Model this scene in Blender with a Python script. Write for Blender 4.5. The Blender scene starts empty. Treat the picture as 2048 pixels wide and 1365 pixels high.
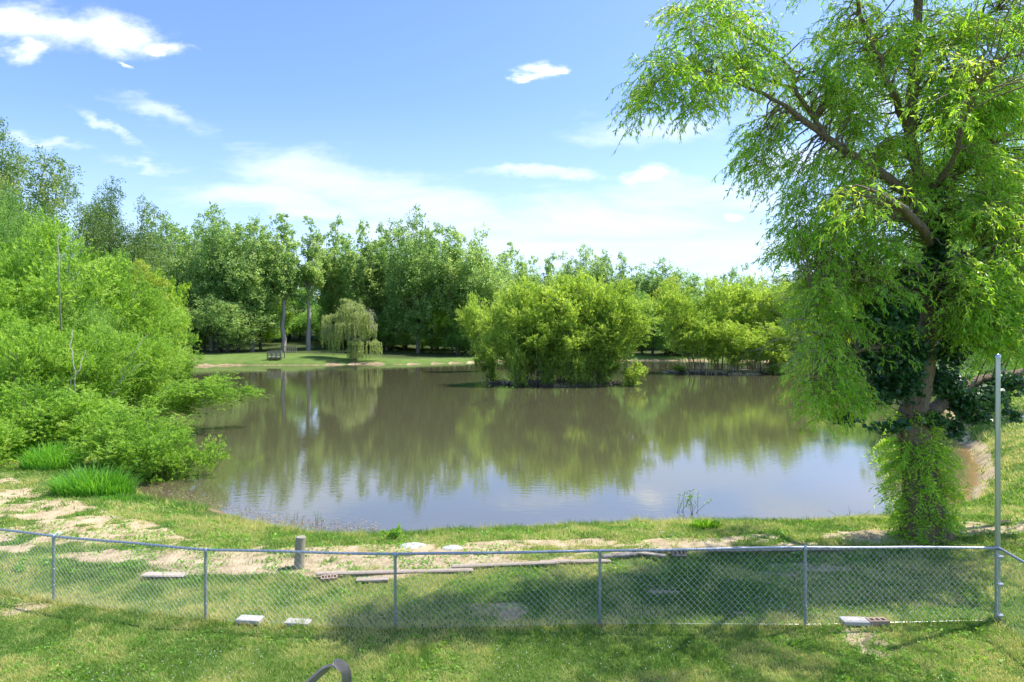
import bpy, math, random
import numpy as np
from mathutils import Vector

# ------------------------------------------------------------------ basics
F = 1200.0            # focal length in photo pixels (2048 wide)
YH = 672.0            # horizon row
HC = 5.2              # camera height over the water
random.seed(7)
RNG = np.random.default_rng(11)
sc = bpy.context.scene
col = sc.collection
PI = math.pi

def at(px, py, D):
    return np.array([(px - 1024) / F * D, D, HC - (py - YH) * D / F])
def wat(px, py, z=0.0):
    D = (HC - z) * F / (py - YH)
    return (px - 1024) / F * D, D

def tag(o, label=None, cat=None, group=None, kind=None):
    if label: o['label'] = label
    if cat: o['category'] = cat
    if group: o['group'] = group
    if kind: o['kind'] = kind
    return o
def empty(name, loc, rz=0, scale=(1, 1, 1)):
    o = bpy.data.objects.new(name, None); col.objects.link(o)
    o.location = loc; o.rotation_euler = (0, 0, rz); o.scale = scale
    o.empty_display_size = .2
    return o
def link(name, me, parent=None):
    o = bpy.data.objects.new(name, me); col.objects.link(o)
    if parent is not None: o.parent = parent
    return o

# ------------------------------------------------------------------ noise in numpy
def _hash(ix, iy, seed):
    h = (ix.astype(np.int64) * 374761393 + iy.astype(np.int64) * 668265263 + seed * 1274126177) & 0x7fffffff
    h = ((h ^ (h >> 13)) * 1274126177) & 0x7fffffff
    return ((h ^ (h >> 16)) & 0xffff) / 65535.0
def vnoise(x, y, seed=0):
    x = np.asarray(x, float); y = np.asarray(y, float)
    ix = np.floor(x); iy = np.floor(y); fx = x - ix; fy = y - iy
    fx = fx * fx * (3 - 2 * fx); fy = fy * fy * (3 - 2 * fy)
    a = _hash(ix, iy, seed); b = _hash(ix + 1, iy, seed); c = _hash(ix, iy + 1, seed); d = _hash(ix + 1, iy + 1, seed)
    return (a * (1 - fx) + b * fx) * (1 - fy) + (c * (1 - fx) + d * fx) * fy
def fbm(x, y, seed=0, oct=4):
    s = 0; a = .5; t = 0
    for k in range(oct):
        s = s + a * vnoise(np.asarray(x) * 2 ** k, np.asarray(y) * 2 ** k, seed + k * 17); t += a; a *= .5
    return s / t
def sstep(a, b, x):
    t = np.clip((x - a) / (b - a), 0, 1); return t * t * (3 - 2 * t)

# ------------------------------------------------------------------ pond outline and terrain height
POND = [(300,992),(345,1003),(400,1010),(470,1035),(560,1055),(640,1067),(750,1072),(850,1068),(900,1062),(1000,1062),
        (1100,1055),(1230,1050),(1400,1047),(1600,1046),(1720,1042),(1850,1034),(1925,1010),(1955,970),(1957,930),
        (1935,903),(1912,875),(1898,840),(1890,805),(1865,768),(1800,750),(1740,740),(1680,731),(1600,726),(1500,723),
        (1400,722),(1300,722),(1150,722),(1000,723),(950,726),(880,728),(800,730),(720,729),(640,731),(560,731),
        (470,731),(400,733),(350,735),(330,742),(335,760),(330,790),(310,830),(290,870),(280,900),(290,940),(270,970),(285,985)]
PW = np.array([wat(*p) for p in POND])
ISL = [  # centre x, y, radius x, y, height
    (4.9, 65.5, 6.6, 3.6, .32), (30.5, 85.0, 8.2, 4.6, .35)]

def shore_d(x, y):
    """signed distance to the pond outline: positive on land"""
    x = np.asarray(x, float); y = np.asarray(y, float)
    best = np.full(x.shape, 1e9); inside = np.zeros(x.shape, bool)
    n = len(PW)
    for i in range(n):
        ax, ay = PW[i]; bx, by = PW[(i + 1) % n]
        dx, dy = bx - ax, by - ay
        t = np.clip(((x - ax) * dx + (y - ay) * dy) / (dx * dx + dy * dy), 0, 1)
        d = np.hypot(x - ax - t * dx, y - ay - t * dy)
        best = np.minimum(best, d)
        c = ((ay > y) != (by > y)) & (x < (bx - ax) * (y - ay) / (by - ay + 1e-12) + ax)
        inside ^= c
    return np.where(inside, -best, best)

LX = [-60, -14, -8.67, -5.23, -1.9, 1.45, 4.74, 7.97, 12, 25, 60]
LZ = [1.2, .12, .187, .328, .418, .432, .52, .52, .75, 1.6, 4.0]
def ground_z(x, y, d=None):
    x = np.asarray(x, float); y = np.asarray(y, float)
    if d is None: d = shore_d(x, y)
    d = d + (fbm(x * .9, y * .9, 5, 3) - .5) * .35 * np.clip(y / 20, .6, 3)
    near = np.interp(x, LX, LZ)
    far = .7 + .02 * np.clip(d, 0, 400) + .07 * np.clip(d - 35, 0, 80) + .06 * np.clip(d - 115, 0, 200)
    k = sstep(20, 55, y)
    L = near * (1 - k) + far * k
    left = sstep(-12, -45, x) * sstep(15, 30, y)
    L = L + left * .8
    dd = np.clip(d, 0, None)
    z = L * (1 - np.exp(-dd / (1.3 + 1.2 * k)))
    # low uneven bank between the lawn and the water
    edge = np.interp(x, [-14, -8, -3, 0, 3, 9], [13.5, 12.6, 12.0, 12.5, 13.2, 13.3])
    bank = sstep(-.9, .1, y - edge) * sstep(.5, 1.6, d) * (y < 24)
    z = z + bank * (.10 + .12 * (fbm(x * .8, y * 1.4, 9, 4) - .5))
    z = z + sstep(.3, 2, dd) * (fbm(x * .5, y * .5, 3, 4) - .5) * .10
    z = np.where(d < 0, np.maximum(d * .28, -1.3), z)
    for (cx, cy, rx, ry, h) in ISL:
        ang = np.arctan2((y - cy) / ry, (x - cx) / rx)
        r = np.hypot((x - cx) / rx, (y - cy) / ry) / (1 + .12 * np.sin(3 * ang + cx) + .08 * np.sin(7 * ang))
        zi = np.interp(r, [0, .7, .93, 1.03, 1.3], [h, h * .8, h * .45, -.1, -1.3])
        z = np.where(r < 1.3, np.maximum(z, zi), z)
    return z
def gz(x, y):
    return float(ground_z(np.array([x]), np.array([y]))[0])

def dirt_mask(x, y, d):
    py = YH + F * 4.78 / np.maximum(y, 1); px = 1024 + F * x / np.maximum(y, 1)
    lo = np.interp(px, [-400, 0, 200, 400, 600, 800, 950, 1100, 1200, 1400, 1800, 2100], [1060, 1092, 1118, 1146, 1156, 1166, 1150, 1134, 1128, 1120, 1108, 1098])
    hi = np.interp(px, [-400, 0, 200, 330, 400, 600, 800, 1000, 1200, 1400, 1800, 2100], [915, 940, 1000, 1040, 1074, 1088, 1084, 1084, 1082, 1080, 1066, 1060])
    w = (fbm(x * .8, y * .8, 21, 3) - .5) * 16
    band = sstep(0, 9, lo + w - py) * sstep(0, 8, py - hi - w)
    band = band * (y < 27)
    n1 = fbm(x * .75 + 3, y * 1.5, 31, 5); n2 = fbm(x * 2.6, y * 4.2, 41, 4)
    amt = np.interp(px, [0, 500, 1000, 1300, 1500, 1800, 1950], [.45, .42, .375, .37, .40, .37, .50])
    patch = sstep(-.035, .05, n1 * .62 + n2 * .38 - amt)
    m = band * patch
    # worn spots on the lawn
    sp = sstep(.69, .77, fbm(x * .55 + 9, y * .9 + 4, 51, 4)) * (y < 13) * .7
    m = np.maximum(m, sp)
    # narrow bare lip along the water, wide on the right bank and the far shore
    wd = np.where(x > 13, .75, .22) ; wd = np.where(y > 60, .55, wd)
    wob = (fbm(x * .35, y * .35, 61, 3) - .4) * wd
    lip = 1 - sstep(.3, 1.0, (d - wob) / wd)
    lip = lip * np.where((y < 22) & (x < 13), .6, 1)
    m = np.maximum(m, np.where(d < 20, lip, 0))
    # open dirt patches under the far trees
    m = np.maximum(m, (y > 60) * sstep(.55, .66, fbm(x * .07, y * .1, 71, 3)) * .2)
    return np.clip(m, 0, 1)

# ------------------------------------------------------------------ mesh helpers
def mesh_np(name, verts, faces, mats=(), attrs=None, smooth=False):
    """verts (n,3), faces (m,k) arrays, all faces with k corners"""
    me = bpy.data.meshes.new(name)
    verts = np.asarray(verts, np.float32); faces = np.asarray(faces, np.int32)
    n = len(verts); m, k = faces.shape
    me.vertices.add(n); me.vertices.foreach_set('co', verts.ravel())
    me.loops.add(m * k); me.loops.foreach_set('vertex_index', faces.ravel())
    me.polygons.add(m); me.polygons.foreach_set('loop_start', np.arange(0, m * k, k, dtype=np.int32))
    if smooth: me.polygons.foreach_set('use_smooth', np.ones(m, bool))
    for a, v in (attrs or {}).items():
        at_ = me.attributes.new(a, 'FLOAT', 'POINT'); at_.data.foreach_set('value', np.asarray(v, np.float32).ravel())
    me.update(calc_edges=True)
    for mt in mats: me.materials.append(mt)
    return me

class Tubes:
    def __init__(s): s.v = []; s.f = []; s.n = 0
    def add(s, pts, rad, sides=6, wob=0.0, cap=True, flute=0.0):
        pts = np.asarray(pts, float); m = len(pts)
        rad = np.broadcast_to(np.asarray(rad, float), (m,))
        t = np.gradient(pts, axis=0); t /= np.linalg.norm(t, axis=1)[:, None] + 1e-9
        ref = np.eye(3)[int(np.argmin(np.abs(t).max(axis=0)))]
        a = np.cross(t, ref); a /= np.linalg.norm(a, axis=1)[:, None] + 1e-9
        for i in range(1, m):          # keep the frame from flipping
            if np.dot(a[i], a[i - 1]) < 0: a[i] = -a[i]
        b = np.cross(t, a)
        th = np.arange(sides) * 2 * PI / sides
        r = rad[:, None] * np.ones((1, sides))
        if flute:
            r = r * (1 + flute * np.sin(th[None, :] * 5 + np.arange(m)[:, None] * .35) + flute * .6 * np.sin(th[None, :] * 9 - np.arange(m)[:, None] * .2))
        if wob: r = r * (1 + wob * (RNG.random((m, sides)) - .5))
        ring = pts[:, None, :] + r[..., None] * (a[:, None, :] * np.cos(th)[None, :, None] + b[:, None, :] * np.sin(th)[None, :, None])
        s.v.append(ring.reshape(-1, 3))
        i, j = np.meshgrid(np.arange(m - 1), np.arange(sides), indexing='ij')
        j2 = (j + 1) % sides
        q = np.stack([i * sides + j, i * sides + j2, (i + 1) * sides + j2, (i + 1) * sides + j], -1).reshape(-1, 4) + s.n
        s.f.append(q); s.n += m * sides
        if cap:
            for e, idx in ((0, 0), (1, m - 1)):
                base = s.n
                s.v.append(np.vstack([ring[idx], pts[idx][None]])); c = base + sides
                k = np.arange(sides)
                s.f.append(np.stack([base + k, base + (k + 1) % sides, np.full(sides, c), np.full(sides, c)], -1)[:, [0, 1, 2, 2]])
                s.n += sides + 1
    def mesh(s, name, mat, smooth=True):
        v = np.vstack(s.v); f = np.vstack(s.f)
        tri = f[:, 2] == f[:, 3]
        me = bpy.data.meshes.new(name)
        fl = [list(map(int, q[:3])) if t else list(map(int, q)) for q, t in zip(f, tri)] if len(f) < 60000 else None
        if fl is not None:
            me.from_pydata(v.tolist(), [], fl)
        else:
            return mesh_np(name, v, f[~tri], (mat,), smooth=smooth)
        if smooth: me.polygons.foreach_set('use_smooth', np.ones(len(me.polygons), bool))
        me.materials.append(mat); me.update()
        return me

class Boxes:
    def __init__(s): s.v = []; s.f = []
    def box(s, c, size, rz=0, rx=0, ry=0, bev=.0):
        sx, sy, sz = [a / 2 for a in size]
        b = min(bev, sx * .9, sy * .9, sz * .9)
        base = sum(len(x) for x in s.v)
        co = []
        if b <= 0:
            for z in (-sz, sz):
                for (x, y) in ((-sx, -sy), (sx, -sy), (sx, sy), (-sx, sy)): co.append((x, y, z))
            fa = [(0, 3, 2, 1), (4, 5, 6, 7), (0, 1, 5, 4), (1, 2, 6, 5), (2, 3, 7, 6), (3, 0, 4, 7)]
        else:
            lv = [(-sz, b), (-sz + b, 0), (sz - b, 0), (sz, b)]
            for z, i in lv:
                X = sx - i; Y = sy - i
                for (x, y) in ((-X + b, -Y), (X - b, -Y), (X, -Y + b), (X, Y - b), (X - b, Y), (-X + b, Y), (-X, Y - b), (-X, -Y + b)): co.append((x, y, z))
            fa = [tuple(range(7, -1, -1)), tuple(range(24, 32))]
            for L in range(3):
                for k in range(8):
                    fa.append((L * 8 + k, L * 8 + (k + 1) % 8, (L + 1) * 8 + (k + 1) % 8, (L + 1) * 8 + k))
        co = np.array(co, float)
        cx, sx_ = math.cos(rx), math.sin(rx); cy, sy_ = math.cos(ry), math.sin(ry); cz, sz_ = math.cos(rz), math.sin(rz)
        Rx = np.array([[1, 0, 0], [0, cx, -sx_], [0, sx_, cx]]); Ry = np.array([[cy, 0, sy_], [0, 1, 0], [-sy_, 0, cy]]); Rz = np.array([[cz, -sz_, 0], [sz_, cz, 0], [0, 0, 1]])
        co = co @ (Rz @ Ry @ Rx).T + np.array(c)
        s.v.append(co); s.f += [tuple(i + base for i in f) for f in fa]
    def quad(s, pts):
        base = sum(len(x) for x in s.v); s.v.append(np.array(pts, float)); s.f.append(tuple(range(base, base + len(pts))))
    def mesh(s, name, mat):
        me = bpy.data.meshes.new(name); me.from_pydata(np.vstack(s.v).tolist(), [], s.f); me.materials.append(mat); me.update(); return me

def norm(v): return v / (np.linalg.norm(v, axis=-1, keepdims=True) + 1e-9)
def rdir(n, rng): return norm(rng.normal(size=(n, 3)))

class Leaves:
    """collects kite-shaped leaves"""
    def __init__(s): s.P = []; s.A = []; s.W = []; s.T = []
    def add(s, p, axis, nrm, L, W, tint):
        p = np.asarray(p, float); n = len(p)
        axis = norm(axis); w = norm(np.cross(axis, nrm))
        L = np.broadcast_to(np.asarray(L, float), (n,))[:, None]; W = np.broadcast_to(np.asarray(W, float), (n,))[:, None]
        s.P.append(p); s.A.append(axis * L); s.W.append(w * W); s.T.append(np.broadcast_to(np.asarray(tint, float), (n,)))
    def count(s): return sum(len(p) for p in s.P)
    def mesh(s, name, mat, broad=False):
        P = np.vstack(s.P); A = np.vstack(s.A); W = np.vstack(s.W); T = np.concatenate(s.T); n = len(P)
        nn = norm(np.cross(A, W)) * np.linalg.norm(A, axis=1)[:, None] * .10
        if broad:
            V = np.stack([P - .5 * A, P - .1 * A + W * .5 + nn, P + .5 * A, P - .1 * A - W * .5 + nn], 1).reshape(-1, 3)
        else:
            V = np.stack([P - .5 * A, P + W * .5 + nn, P + .5 * A, P - W * .5 + nn], 1).reshape(-1, 3)
        Fc = np.arange(4 * n, dtype=np.int32).reshape(n, 4)
        return mesh_np(name, V, Fc, (mat,), {'tint': np.repeat(T, 4)})

# ------------------------------------------------------------------ materials
def new_mat(name):
    m = bpy.data.materials.new(name); m.use_nodes = True
    nt = m.node_tree; nt.nodes.clear()
    out = nt.nodes.new('ShaderNodeOutputMaterial')
    return m, nt, out
def N(nt, t, **kw):
    n = nt.nodes.new(t)
    for k, v in kw.items():
        if k.startswith('i_'):
            key = k[2:]; n.inputs[int(key) if key.isdigit() else key.replace('_', ' ')].default_value = v
        else: setattr(n, k, v)
    return n
def ramp(nt, stops, interp='LINEAR'):
    r = nt.nodes.new('ShaderNodeValToRGB'); r.color_ramp.interpolation = interp
    el = r.color_ramp.elements
    while len(el) > 1: el.remove(el[-1])
    el[0].position = stops[0][0]; el[0].color = (*stops[0][1], 1)
    for p, c in stops[1:]:
        e = el.new(p); e.color = (*c, 1)
    return r
def leaf_mat(name, dark, mid, light, trans=.45, rough=.45, spec=.35, gain=(2.1, 1.85, 1.4)):
    m, nt, out = new_mat(name); L = nt.links.new
    dark, mid, light = [tuple(min(.62, c * k) for c, k in zip(q, gain)) for q in (dark, mid, light)]
    a = N(nt, 'ShaderNodeAttribute', attribute_name='tint'); oi = N(nt, 'ShaderNodeObjectInfo')
    ad = N(nt, 'ShaderNodeMath', operation='MULTIPLY_ADD'); ad.inputs[1].default_value = .28; L(oi.outputs['Random'], ad.inputs[0]); L(a.outputs['Fac'], ad.inputs[2])
    sb = N(nt, 'ShaderNodeMath', operation='SUBTRACT'); L(ad.outputs[0], sb.inputs[0]); sb.inputs[1].default_value = .14
    r = ramp(nt, [(0, dark), (.5, mid), (1, light)]); L(sb.outputs[0], r.inputs[0])
    p = N(nt, 'ShaderNodeBsdfPrincipled'); L(r.outputs[0], p.inputs['Base Color']); p.inputs['Roughness'].default_value = rough
    p.inputs['Specular IOR Level'].default_value = spec
    t = N(nt, 'ShaderNodeBsdfTranslucent')
    hs = N(nt, 'ShaderNodeHueSaturation'); hs.inputs['Hue'].default_value = .485; hs.inputs['Saturation'].default_value = 1.1; hs.inputs['Value'].default_value = 1.9
    L(r.outputs[0], hs.inputs['Color']); L(hs.outputs[0], t.inputs[0])
    mx = N(nt, 'ShaderNodeMixShader'); mx.inputs[0].default_value = trans
    L(p.outputs[0], mx.inputs[1]); L(t.outputs[0], mx.inputs[2]); L(mx.outputs[0], out.inputs[0])
    return m
def noise_mat(name, c1, c2, scale=8, rough=.85, bump=.3, metallic=0, stretch=(1, 1, 1), c3=None, detail=6, bdist=.02):
    m, nt, out = new_mat(name); L = nt.links.new
    tc = N(nt, 'ShaderNodeTexCoord'); mp = N(nt, 'ShaderNodeMapping'); mp.inputs['Scale'].default_value = stretch
    L(tc.outputs['Object'], mp.inputs[0])
    n = N(nt, 'ShaderNodeTexNoise'); n.inputs['Scale'].default_value = scale; n.inputs['Detail'].default_value = detail; n.inputs['Roughness'].default_value = .65
    L(mp.outputs[0], n.inputs['Vector'])
    st = [(.3, c1), (.7, c2)] if c3 is None else [(.28, c1), (.5, c2), (.72, c3)]
    r = ramp(nt, st); L(n.outputs['Fac'], r.inputs[0])
    p = N(nt, 'ShaderNodeBsdfPrincipled'); L(r.outputs[0], p.inputs['Base Color']); p.inputs['Roughness'].default_value = rough; p.inputs['Metallic'].default_value = metallic
    if bump:
        b = N(nt, 'ShaderNodeBump'); b.inputs['Strength'].default_value = bump; b.inputs['Distance'].default_value = bdist
        L(n.outputs['Fac'], b.inputs['Height']); L(b.outputs[0], p.inputs['Normal'])
    L(p.outputs[0], out.inputs[0])
    return m

M = {}
M['bark_grey'] = noise_mat('bark_grey', (.10, .085, .07), (.30, .27, .23), 3, .95, .8, stretch=(3, 3, .5), bdist=.05)
M['bark_pale'] = noise_mat('bark_pale', (.22, .20, .17), (.48, .45, .40), 3, .95, .6, stretch=(3, 3, .5), bdist=.05)
M['bark_dark'] = noise_mat('bark_dark', (.035, .03, .024), (.12, .10, .08), 3, .95, .6, stretch=(3, 3, .5), bdist=.05)
M['bark_willow'] = noise_mat('bark_willow', (.03, .021, .015), (.30, .22, .15), 7, .95, 1.0, stretch=(2.2, 2.2, .28), c3=(.15, .105, .07), bdist=.12)
M['twig'] = noise_mat('twig', (.14, .10, .06), (.26, .20, .12), 12, .8, .2)
M['dead_twig'] = noise_mat('dead_twig', (.28, .25, .22), (.42, .38, .34), 12, .9, .2)
M['cotton'] = leaf_mat('cottonwood_leaf', (.058, .120, .046), (.120, .212, .082), (.21, .29, .13), .48, .45, .4)
M['cotton_dark'] = leaf_mat('dark_cottonwood_leaf', (.035, .080, .032), (.078, .145, .050), (.155, .215, .085), .42, .45, .4)
M['broad'] = leaf_mat('broad_leaf', (.050, .122, .038), (.102, .208, .060), (.175, .28, .092), .48, .5, .3)
M['bright'] = leaf_mat('bright_leaf', (.070, .150, .025), (.135, .245, .035), (.22, .33, .060), .45, .5, .3)
M['olive'] = leaf_mat('olive_leaf', (.070, .125, .025), (.145, .215, .04), (.23, .29, .075), .4, .5, .3)
M['willow_isl'] = leaf_mat('island_willow_leaf', (.095, .165, .030), (.190, .275, .050), (.31, .38, .10), .45, .5, .3, gain=(1.6, 1.6, 1.4))
M['willow_left'] = leaf_mat('shore_willow_leaf', (.055, .130, .022), (.150, .262, .040), (.27, .37, .085), .45, .5, .3, gain=(1.55, 1.6, 1.4))
M['willow_main'] = leaf_mat('near_willow_leaf', (.055, .150, .022), (.130, .265, .034), (.25, .37, .070), .5, .4, .5, gain=(2.1, 2.0, 1.6))
M['weeping'] = leaf_mat('weeping_leaf', (.10, .155, .07), (.17, .235, .11), (.25, .305, .16), .45, .5, .3)
M['ivy'] = leaf_mat('ivy_leaf', (.010, .040, .016), (.022, .075, .026), (.06, .14, .04), .25, .38, .7)
M['farwood'] = leaf_mat('far_leaf', (.045, .085, .045), (.08, .13, .06), (.12, .18, .08), .3, .6, .2)
M['wood_grey'] = noise_mat('weathered_wood', (.12, .10, .07), (.34, .31, .23), 5, .95, .6, stretch=(6, 6, 1), c3=(.22, .20, .14))
M['wood_long'] = noise_mat('weathered_timber', (.13, .10, .075), (.40, .33, .25), 5, .95, .6, stretch=(.8, 9, 9), c3=(.27, .22, .17))
M['concrete'] = noise_mat('concrete', (.22, .21, .19), (.46, .44, .41), 22, .95, .5, c3=(.35, .335, .31))
M['concrete_tan'] = noise_mat('concrete_tan', (.24, .20, .15), (.46, .39, .31), 16, .95, .5, c3=(.36, .30, .23))
M['brick'] = noise_mat('brick_clay', (.25, .17, .12), (.42, .31, .23), 25, .95, .4)
M['stone'] = noise_mat('pale_stone', (.30, .30, .27), (.55, .55, .51), 14, .95, .6)
M['galv'] = noise_mat('galvanised_steel', (.30, .34, .40), (.42, .46, .53), 30, .42, .1, .75)
M['galv_pole'] = noise_mat('galvanised_pole', (.42, .45, .49), (.56, .59, .63), 18, .30, .05, .85, stretch=(1, 1, .15))
M['wire'] = noise_mat('galvanised_wire', (.55, .57, .59), (.68, .70, .72), 30, .33, 0, .6)
M['strap'] = noise_mat('painted_iron_strap', (.13, .12, .115), (.24, .215, .20), 40, .38, .15, .1)
M['house_wall'] = noise_mat('pale_siding', (.62, .58, .54), (.72, .68, .64), 6, .8, .2, stretch=(.1, .1, 9))
M['house_pink'] = noise_mat('brick_wall', (.42, .26, .20), (.55, .36, .28), 20, .9, .2)
M['roof_white'] = noise_mat('pale_roof', (.66, .66, .68), (.78, .78, .80), 10, .7, .1)
M['roof_brown'] = noise_mat('brown_roof', (.28, .22, .18), (.38, .31, .26), 10, .85, .1)
M['glass'] = noise_mat('window_glass', (.03, .04, .05), (.05, .06, .08), 2, .1, 0)

def ground_material():
    m, nt, out = new_mat('lawn_and_soil'); L = nt.links.new
    g = N(nt, 'ShaderNodeNewGeometry')
    dirt = N(nt, 'ShaderNodeAttribute', attribute_name='dirt')
    wet = N(nt, 'ShaderNodeAttribute', attribute_name='wet')
    def nz(scale, detail=5, rough=.6, sc_=(1, 1, 1)):
        mp = N(nt, 'ShaderNodeMapping'); mp.inputs['Scale'].default_value = sc_; L(g.outputs['Position'], mp.inputs[0])
        n = N(nt, 'ShaderNodeTexNoise'); n.inputs['Scale'].default_value = scale; n.inputs['Detail'].default_value = detail; n.inputs['Roughness'].default_value = rough
        L(mp.outputs[0], n.inputs['Vector']); return n
    a = nz(.55); b = nz(9, 8, .75); c = nz(2.2, 6, .7); e = nz(28, 4, .8)
    gr = ramp(nt, [(.25, (.060, .115, .022)), (.45, (.105, .175, .035)), (.6, (.165, .225, .055)), (.8, (.26, .26, .10))])
    mx = N(nt, 'ShaderNodeMix', data_type='FLOAT'); mx.inputs[0].default_value = .5; L(a.outputs['Fac'], mx.inputs[2]); L(b.outputs['Fac'], mx.inputs[3]); L(mx.outputs[0], gr.inputs[0])
    dr = ramp(nt, [(.32, (.12, .085, .05)), (.42, (.33, .25, .14)), (.50, (.50, .395, .235)), (.62, (.66, .54, .35))])
    mx2 = N(nt, 'ShaderNodeMix', data_type='FLOAT'); mx2.inputs[0].default_value = .5; L(c.outputs['Fac'], mx2.inputs[2]); L(e.outputs['Fac'], mx2.inputs[3]); L(mx2.outputs[0], dr.inputs[0])
    # break the grass/soil edge up
    k = N(nt, 'ShaderNodeMath', operation='MULTIPLY_ADD'); L(b.outputs['Fac'], k.inputs[0]); k.inputs[1].default_value = .9; k.inputs[2].default_value = -.45
    k2 = N(nt, 'ShaderNodeMath', operation='ADD'); L(dirt.outputs['Fac'], k2.inputs[0]); L(k.outputs[0], k2.inputs[1])
    mr = N(nt, 'ShaderNodeMapRange'); mr.inputs['From Min'].default_value = .35; mr.inputs['From Max'].default_value = .6; L(k2.outputs[0], mr.inputs['Value'])
    mc = N(nt, 'ShaderNodeMix', data_type='RGBA'); L(mr.outputs[0], mc.inputs['Factor']); L(gr.outputs[0], mc.inputs['A']); L(dr.outputs[0], mc.inputs['B'])
    mw = N(nt, 'ShaderNodeMix', data_type='RGBA', blend_type='MULTIPLY'); L(wet.outputs['Fac'], mw.inputs['Factor']); L(mc.outputs['Result'], mw.inputs['A']); mw.inputs['B'].default_value = (.42, .36, .30, 1)
    p = N(nt, 'ShaderNodeBsdfPrincipled'); p.inputs['Roughness'].default_value = .95; p.inputs['Specular IOR Level'].default_value = .15
    wd = N(nt, 'ShaderNodeAttribute', attribute_name='wood'); lit = ramp(nt, [(.3, (.035, .055, .015)), (.6, (.07, .09, .03)), (.75, (.13, .10, .06))]); L(c.outputs['Fac'], lit.inputs[0])  # forest floor colour, also painting tree shade on the rear far lawn
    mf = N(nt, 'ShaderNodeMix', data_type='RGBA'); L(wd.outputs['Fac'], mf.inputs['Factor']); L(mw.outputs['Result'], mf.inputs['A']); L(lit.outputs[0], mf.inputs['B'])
    L(mf.outputs['Result'], p.inputs['Base Color'])
    bp = N(nt, 'ShaderNodeBump'); bp.inputs['Strength'].default_value = .8; bp.inputs['Distance'].default_value = .10; L(mx2.outputs[0], bp.inputs['Height']); L(bp.outputs[0], p.inputs['Normal'])
    L(p.outputs[0], out.inputs[0])
    return m
def water_material():
    m, nt, out = new_mat('muddy_water'); L = nt.links.new
    g = N(nt, 'ShaderNodeNewGeometry')
    sh = N(nt, 'ShaderNodeAttribute', attribute_name='shallow')
    mp = N(nt, 'ShaderNodeMapping'); mp.inputs['Scale'].default_value = (1, 2.6, 1); L(g.outputs['Position'], mp.inputs[0])
    n1 = N(nt, 'ShaderNodeTexNoise'); n1.inputs['Scale'].default_value = 2.1; n1.inputs['Detail'].default_value = 3; L(mp.outputs[0], n1.inputs['Vector'])
    n2 = N(nt, 'ShaderNodeTexNoise'); n2.inputs['Scale'].default_value = .12; n2.inputs['Detail'].default_value = 3; L(g.outputs['Position'], n2.inputs['Vector'])
    calm = N(nt, 'ShaderNodeMapRange'); calm.inputs['From Min'].default_value = .35; calm.inputs['From Max'].default_value = .7; calm.inputs['To Min'].default_value = .25; calm.inputs['To Max'].default_value = 1.0; L(n2.outputs['Fac'], calm.inputs['Value'])
    b = N(nt, 'ShaderNodeBump'); b.inputs['Distance'].default_value = .0040; L(n1.outputs['Fac'], b.inputs['Height']); L(calm.outputs[0], b.inputs['Strength'])
    body = ramp(nt, [(0, (.085, .080, .042)), (.5, (.15, .115, .06)), (1, (.36, .21, .10))]); L(sh.outputs['Fac'], body.inputs[0])
    d = N(nt, 'ShaderNodeBsdfDiffuse'); L(body.outputs[0], d.inputs[0])
    gl = N(nt, 'ShaderNodeBsdfGlossy'); gl.inputs['Roughness'].default_value = .02; gl.inputs[0].default_value = (.97, .97, 1, 1); L(b.outputs[0], gl.inputs['Normal'])
    fr = N(nt, 'ShaderNodeFresnel'); fr.inputs['IOR'].default_value = 2.6; L(b.outputs[0], fr.inputs['Normal'])
    mx = N(nt, 'ShaderNodeMixShader'); L(fr.outputs[0], mx.inputs[0]); L(d.outputs[0], mx.inputs[1]); L(gl.outputs[0], mx.inputs[2])
    L(mx.outputs[0], out.inputs[0])
    return m

# ------------------------------------------------------------------ ground and water
def axis_pts(lo_f, hi_f, step, lo, hi, g):
    a = list(np.arange(lo_f, hi_f, step))
    x = a[-1]; s = step
    while x < hi: s += s * g; x += s; a.append(x)
    x = a[0]; s = step; b = []
    while x > lo: s += s * g; x -= s; b.append(x)
    return np.array(b[::-1] + a)
gx = axis_pts(-12.5, 12.5, .13, -900, 900, .032)
gy = axis_pts(7.5, 17.5, .11, -60, 1300, .022)
GX, GY = np.meshgrid(gx, gy, indexing='xy')
SD = shore_d(GX.ravel(), GY.ravel())
GZ = ground_z(GX.ravel(), GY.ravel(), SD)
nx, ny = len(gx), len(gy)
V = np.stack([GX.ravel(), GY.ravel(), GZ], 1)
i, j = np.meshgrid(np.arange(ny - 1), np.arange(nx - 1), indexing='ij')
Q = np.stack([i * nx + j, i * nx + j + 1, (i + 1) * nx + j + 1, (i + 1) * nx + j], -1).reshape(-1, 4)
dm = dirt_mask(GX.ravel(), GY.ravel(), SD)
for (cx, cy, rx, ry, h) in ISL:
    r = np.hypot((GX.ravel() - cx) / rx, (GY.ravel() - cy) / ry); dm = np.where(r < 1.3, 1, dm)
wetv = np.clip(1 - GZ / .10, 0, 1) * .9
me = mesh_np('ground', V, Q, (ground_material(),), {'dirt': dm, 'wet': wetv, 'wood': (GY.ravel() > 60) * sstep(7, 13, SD + (fbm(GX.ravel() * .06, GY.ravel() * .06, 13, 3) - .5) * 14)}, smooth=True)  # forest floor mask, drawn forward to paint shade over the far lawn's back
tag(link('ground', me), kind='structure')
wsel = (SD < 1.5)
keep = wsel[Q].all(axis=1)
Qw = Q[keep]; used = np.unique(Qw); remap = -np.ones(len(V), np.int64); remap[used] = np.arange(len(used))
VW = V[used].copy(); depth = -GZ[used]; VW[:, 2] = 0
shal = np.exp(-np.clip(depth, 0, 3) / .22)
shal = shal * np.where((VW[:, 0] > 11) & (VW[:, 1] < 40), 1.0, .35)
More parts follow.
